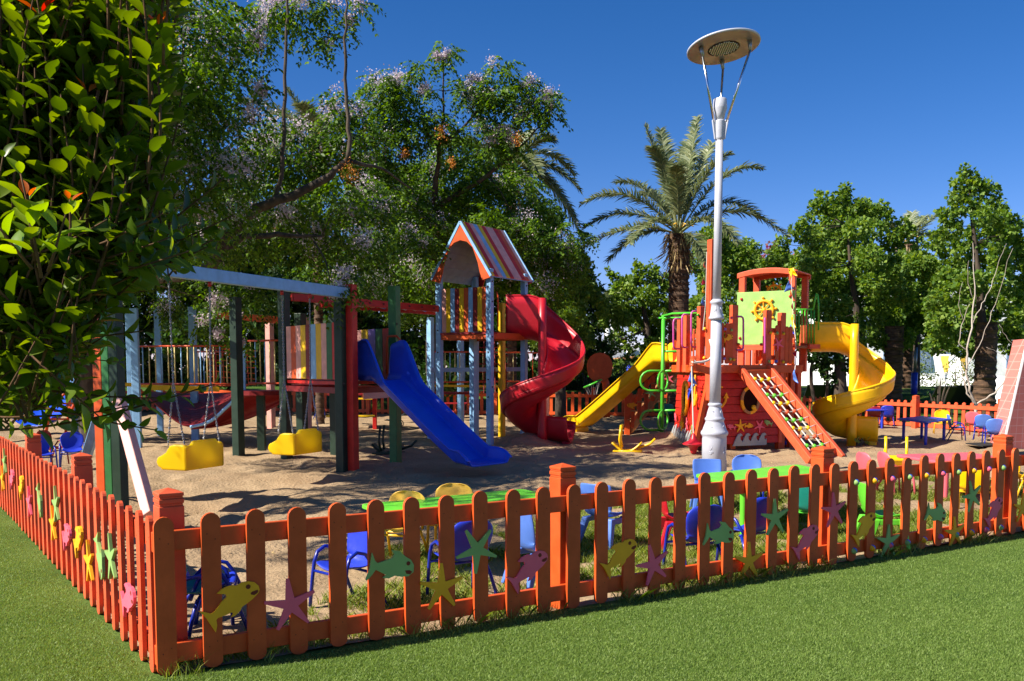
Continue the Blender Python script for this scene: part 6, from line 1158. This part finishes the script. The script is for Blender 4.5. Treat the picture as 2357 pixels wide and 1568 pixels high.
def hedge(label, x0, x1, yt, yb, Y, depth, seed, leaf='l_dark', n=26000, ls=.07):
    rg = np.random.default_rng(seed); a = gr(x0, Y); b_ = gr(x1, Y); h = A((x0+x1)/2, yt, Y).z; r = thing('hedge', label, 'hedge', a); L_ = (b_-a).length; d_ = np.array((b_-a)/L_); q = rg.uniform(0, 1, (n, 3)); f_ = rg.integers(0, 3, n)
    q[:, 1] = np.where(f_ == 0, rg.normal(0, .02, n), q[:, 1]); q[:, 2] = np.where(f_ == 1, 1+rg.normal(0, .03, n), q[:, 2]); P = np.array(a)+d_*(q[:, :1]*L_)+np.array([0, 1., 0])*q[:, 1:2]*depth; P[:, 2] = q[:, 2]*h*(1+.06*np.sin(q[:, 0]*40)); d, u, v = rot_frames(rg, n, .3); s_ = ls*rg.uniform(.6, 1.4, n)
    polys('foliage', leaf_quads(P, d, u, s_, s_*.6, .1), [M[leaf]], r); MB().box(((a.x+b_.x)/2, Y+depth/2, h*.45), L_*.97, depth*.8, h*.85).build('inner_twigs', M['bark_d'], r)
hedge('long dark clipped hedge behind the back fence between the red slide and the ship', 1205, 1560, 869, 900, 36, 1.6, 201)
hedge('sunlit green hedge row beyond the dark clipped hedge in the middle', 1290, 1560, 838, 870, 43, 2, 202, 'l_liq', 16000, .10)
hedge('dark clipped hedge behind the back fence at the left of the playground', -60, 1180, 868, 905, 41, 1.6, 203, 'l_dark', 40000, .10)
# ---------------------------------------------------------------- foreground shrub with big leaves
rg = np.random.default_rng(91); r = thing('broadleaf_shrub', 'large glossy broadleaf shrub filling the left edge close to the camera', 'shrub', (-1.75, 2.35, 0))
def inpoly(poly, x, y):
    c = False; j = len(poly)-1
    for i in range(len(poly)):
        if (poly[i][1] > y) != (poly[j][1] > y) and x < (poly[j][0]-poly[i][0])*(y-poly[i][1])/(poly[j][1]-poly[i][1])+poly[i][0]: c = not c
        j = i
    return c
BP = [(-250,-150),(378,-150),(372,20),(400,60),(392,130),(385,200),(378,260),(372,330),(362,400),(352,470),(392,500),(455,540),(470,585),(430,620),(400,650),(330,660),(295,640),(262,680),(205,720),(190,790),(180,850),(165,905),(150,925),(95,965),(40,985),(-250,1000)]
Ql = {0: [], 1: [], 2: []}; mbS = MB()
leafshape = [(0, 0), (.07, .13), (.18, .31), (.32, .45), (.48, .5), (.64, .45), (.79, .31), (.91, .13), (1, 0), (.91, -.13), (.79, -.31), (.64, -.45), (.48, -.5), (.32, -.45), (.18, -.31), (.07, -.13)]
midrib = [0, .18, .33, .48, .64, .80, 1]
def bleaf(c, d, nrm, L_, k_):
    d = d.normalized(); u = d.cross(nrm).normalized(); n2 = u.cross(d); W_ = L_*random.uniform(.44, .56); cu = random.uniform(.04, .30); wv = random.uniform(-.05, .05)
    Ql[k_].append([c+d*(a*L_)+u*(b_*W_)+n2*(abs(b_)*.42*W_+sin(a*7+b_*3)*wv*L_*abs(b_)-cu*a*a*L_) for a, b_ in leafshape]+[c+d*(a*L_)-n2*cu*a*a*L_ for a in midrib[1:-1]])
off_rand = 0
def shoot(x, y, Y, ln, ang, tipk=0, ls=.057, yd=None):
    p = A(x, y, Y); d = Vector((sin(ang), random.uniform(-.3, .15), cos(ang))).normalized(); n = max(3, int(ln/.036)); pts = []; ph = random.uniform(0, pi)
    for i in range(n+1):
        t_ = i/n; pts.append(p.copy()); 
        if i > 0:
            for sgn in (0, 1):
                a = ph+sgn*pi+(i % 2)*pi/2+random.uniform(-.4, .4); u = d.orthogonal().normalized(); v = d.cross(u); o_ = (u*cos(a)+v*sin(a)); ld = (o_*.8+d*(.45+.5*t_)+Vector((random.uniform(-.2, .2), random.uniform(-.2, .2), random.uniform(-.1, .15)))); s_ = ls*random.uniform(.75, 1.2)*(1-.45*t_**4)
                kk = 0
                if tipk and t_ > .86: kk = 2 if tipk == 2 else 1
                elif tipk == 3 or (tipk and t_ > .62): kk = 1
                bleaf(p+o_*.004, ld, (d+o_*.2), s_, kk)
        p = p+d*(ln/n); d = (d+Vector((random.uniform(-.1, .1), random.uniform(-.06, .06), random.uniform(-.02, .06)))).normalized()
    mbS.tube(pts, list(np.linspace(.0030, .0014, len(pts))), 5)
cnt = 0
while cnt < 2700:
    x, y = rg.uniform(-150, 470), rg.uniform(-140, 1000)
    if not inpoly(BP, x, y): continue
    dens = 1
    if rg.random() > dens: continue
    Y = 1.75+rg.uniform(0, 1.15)+max(0, (x-250)/500); ln = rg.uniform(.12, .30); ang = rg.normal(.08, .28) if y < 560 else rg.normal(.5, .8)
    ex = PX_ok = True
    e_ = A(x, y, Y)+Vector((sin(ang)*ln, 0, cos(ang)*ln)); ez = e_.z-HE; fy = e_.y*cos(PT)-ez*sin(PT); ey_ = CY-(e_.y*sin(PT)+ez*cos(PT))/fy*F; ex_ = CX+e_.x/fy*F
    if not inpoly(BP, ex_, ey_) and rg.random() > .04: continue
    shoot(x, y, Y, ln, ang, 2 if (y < 420 and rg.random() < .20) else (1 if y < 520 and rg.random() < .3 else 0)); cnt += 1
for x, y, ln, ang, k_ in ((375,150,.24,.12,2),(370,60,.22,.05,2),(385,10,.2,0,1),(345,240,.26,.1,1),(300,160,.26,.15,2),(250,80,.26,.05,2),(210,300,.3,.1,1),(120,380,.3,.05,2),(60,300,.3,0,1),(30,480,.28,.05,1),(340,400,.26,.1,1),(368,330,.22,.02,2)): shoot(x, y, 1.75, ln, ang, k_)
shoot(95, 640, 1.5, .16, -.05, 3, .062); shoot(80, 600, 1.5, .10, .0, 2, .05); shoot(160, 560, 1.55, .07, .1, 2, .04); shoot(110, 625, 1.5, .10, .5, 3, .06); shoot(75, 620, 1.5, .09, -.6, 3, .055)
for x, y, ln, ang in ((300,600,.24,1.15),(330,560,.22,.95),(280,640,.2,1.3),(0,990,.46,1.52),(60,930,.3,1.75),(120,900,.22,1.7),(150,780,.16,1.5),(380,610,.12,1.1),(-20,960,.3,1.6)): shoot(x, y, 2.0, ln, ang, 0, .05)
for (x0_, y0_, x1_, y1_) in ((-60, 1000, 120, 700), (20, 900, 200, 600), (-100, 800, 160, 380), (60, 700, 330, 330), (150, 650, 300, 180), (-120, 600, 60, 80), (100, 500, 210, 20)): a = A(x0_, y0_, 2.4); b_ = A(x1_, y1_, 2.3); mbS.tube([Vector((-2.6, 2.5, 0)), a, a.lerp(b_, .5)+Vector((.02, 0, .03)), b_], [.02, .011, .007, .004], 6)
mbS.build('stems', M['stem'], r, smooth=True)
for k_, nm, mt_ in ((0, 'foliage', 'l_bush'), (1, 'young_foliage', 'l_new'), (2, 'shoot_tips', 'l_tip')):
    V = np.array([tuple(p) for P in Ql[k_] for p in P]); me = bpy.data.meshes.new(nm); fc = []; K = 21
    for i in range(len(Ql[k_])):
        o_ = i*K; m = [0, 16, 17, 18, 19, 20, 8]
        fc += [tuple(o_+q for q in g_) for g_ in ((0, 1, 2, 16), (16, 2, 3, 17), (17, 3, 4, 18), (18, 4, 5, 19), (19, 5, 6, 20), (20, 6, 7, 8), (0, 16, 14, 15), (16, 17, 13, 14), (17, 18, 12, 13), (18, 19, 11, 12), (19, 20, 10, 11), (20, 8, 9, 10))]
    me.from_pydata((V-np.array(r.location)).tolist(), [], fc); me.materials.append(M[mt_]); me.polygons.foreach_set('use_smooth', [True]*len(fc)); me.update(); o = bpy.data.objects.new(nm, me); C.objects.link(o); o.parent = r
# ---------------------------------------------------------------- far background
def bx(nm, p, q, h0, h1, th, mt_, root=None): return MB().beam(Vector((p.x, p.y, (h0+h1)/2)), Vector((q.x, q.y, (h0+h1)/2)), th, h1-h0).build(nm, M[mt_], root, bevel=.01)
Yw = 44
r = thing('pool_slide_wall', 'white low wall with curved white slide top behind the right fence', 'wall', gr(2150, Yw))
P = [(2072, 868), (2130, 866), (2150, 869), (2170, 868), (2188, 862), (2194, 850), (2194, 826), (2197, 816), (2203, 812), (2209, 818), (2212, 840), (2222, 862), (2238, 880), (2262, 870), (2300, 866), (2400, 868), (2400, 960), (2072, 960)]
Ow = A(2072, 960, Yw); YW = lambda x: 54-(x-2072)/328*15
pts = [A(x, y, YW(x)) for x, y in P]; mb = MB(); k_ = len(pts); bk_ = Vector((0, .5, 0)); mb.add(pts+[p+bk_ for p in pts], [tuple(range(k_))[::-1], tuple(range(k_, 2*k_))]+[(i, (i+1) % k_, k_+(i+1) % k_, k_+i) for i in range(k_)]); o = mb.build('wall', M['white'], r); fix_normals(o)
MB().tube([A(2166, 890, 49), A(2162, 850, 49), A(2155, 815, 49)], [.25, .2, .16], 8).tube([A(2155, 818, 49), A(2205, 818, 48)], .05, 6).build('side_rail', M['white'], r, smooth=True)
MB().beam(A(2175, 838, 52), A(2212, 838, 52), 1, .9).build('tan_top', M['p_lemon'], r)
r = thing('pool_edge_wall', 'white curb wall and white slab standing in for pale glare between the dark trees behind the yellow slide', 'wall', gr(1950, 46)); MB().beam(A(1925, 900, 48), A(2050, 900, 42), .4, 2.1).build('wall', M['white'], r)
MB().beam(A(1845, 905, 54), A(1925, 900, 48), .4, 2.8).build('wall', M['cloth'], r)  # white slab added as the pale glare between the dark trees
r = thing('far_building', 'pale far building glimpsed through the trees at the right', 'building', gr(2200, 70))
MB().box(gr(2200, 70)+Vector((0, 0, 3.5)), 22, 6, 7).build('wall', M['white'], r)
mb = MB(); [mb.box(gr(2200, 66.9)+Vector((-9+i*2.2, 0, z)), 1.2, .1, 1.3) for i in range(9) for z in (2.2, 5)]; mb.build('window', M['greyblue'], r)
# sun loungers and rigs
def lounger(x, y, Y, lb, face=1):
    p = gr(x, Y); p.z = 0; r = thing('sun_lounger', lb, 'sun lounger', p, 0, 'dark sun loungers beyond the fence'); mb = MB()
    mb2 = MB().grid(lambda u, v: p+Vector(((v-.5)*.62, face*(.5-1.1*u), .35+(.75*max(0, u-.45)*1.6))), 6, 4); mb2.build('lounger_bed', M['p_black'], r, solid=.05)
    for sx in (-.28, .28):
        for sy in (-.4, .45): MB().tube([p+Vector((sx, sy, -.05)), p+Vector((sx, sy, .38))], .025, 6).build('leg', M['p_black'], r)
    return r
lounger(1868, 0, 31, 'dark lounger with raised back, left of the pair behind the ship'); lounger(1910, 0, 31, 'dark lounger with raised back, right of the pair behind the ship'); lounger(2160, 0, 29, 'dark lounger with tilted back in front of the white wall'); lounger(2205, 0, 30, 'flat dark lounger chair right of the tilted one'); lounger(2245, 0, 30, 'dark lounger half hidden by the pale sapling')
def padded(x, yt, yb, ym, Y, lb, lean=6):
    r = thing('padded_pole', lb, 'pole', gr(x, Y), 0, 'poles with blue padded feet'); a = A(x, yb, Y); m_ = A(x+lean*.4, ym, Y); t_ = A(x+lean, yt, Y); MB().tube([a, m_], .13*Y/40, 10).build('padding', M['p_dblue'], r, smooth=True); MB().tube([m_, t_], .07*Y/40, 8).build('pole', M['steelw'], r, smooth=True)
padded(1451, 800, 868, 843, 38, 'leaning pole with blue padded foot behind the yellow straight slide', -8); padded(1340, 800, 866, 844, 38, 'leaning pole with blue padded foot beside the red spiral slide', -8); padded(2103, 800, 925, 858, 32, 'leaning grey pole with blue padded foot in front of the olive bush', 6); padded(2270, 800, 915, 858, 32, 'leaning grey pole with blue padded foot behind the sapling', 6)
r = thing('shade_sail', 'white canopy roof with mast beyond the lawn in the middle', 'canopy', gr(1440, 58)); Yc = 58
mb = MB(); mb.hexa([A(1355, 815, Yc), A(1500, 812, Yc), A(1500, 806, Yc+5), A(1370, 806, Yc+5), A(1372, 800, Yc), A(1505, 795, Yc), A(1500, 790, Yc+5), A(1372, 792, Yc+5)]); mb.build('canopy', M['cloth'], r)
MB().beam(A(1350, 818, Yc-.3), A(1500, 816, Yc-.3), .2, .5).build('canopy_edge', M['lamp'], r)
MB().tube([A(1398, 868, Yc-1), A(1399, 690, Yc-1)], .17, 8).build('mast', M['white'], r, smooth=True); MB().tube([A(1402, 735, Yc-1), A(1424, 800, Yc-1)], .13, 8).build('stay', M['white'], r, smooth=True)
r = thing('water_slide', 'tan curving water slide behind the bushes', 'water slide', gr(1450, 46)); 
MB().grid(lambda u, v: A(1410+u*150, 826-6*sin(pi*u), 48)+Vector((0, (v-.5)*1.4, -.75*cos((v-.5)*pi))), 14, 8).build('chute', M['brownw'], r, smooth=True, solid=.08)
MB().grid(lambda u, v: A(1390+u*120-30*sin(pi*u), 850+u*12, 44)+Vector((0, (v-.5)*1.2, -.35*cos((v-.5)*pi))), 14, 8).build('chute', M['cream'], r, smooth=True, solid=.08)
r = thing('green_bleachers', 'green slatted bleachers behind the back fence by the red slide', 'bleachers', gr(1330, 40)); mb = MB()
for i in range(5): mb.beam(A(1286, 872-i*5.0, 39.5+.4*i), A(1380, 872-i*5.0, 39.5+.4*i), .3, .06)
mb.build('step_board', M['greent'], r); MB().beam(A(1286, 866, 41.8), A(1380, 866, 41.8), .1, .5).build('riser', M['green'], r)
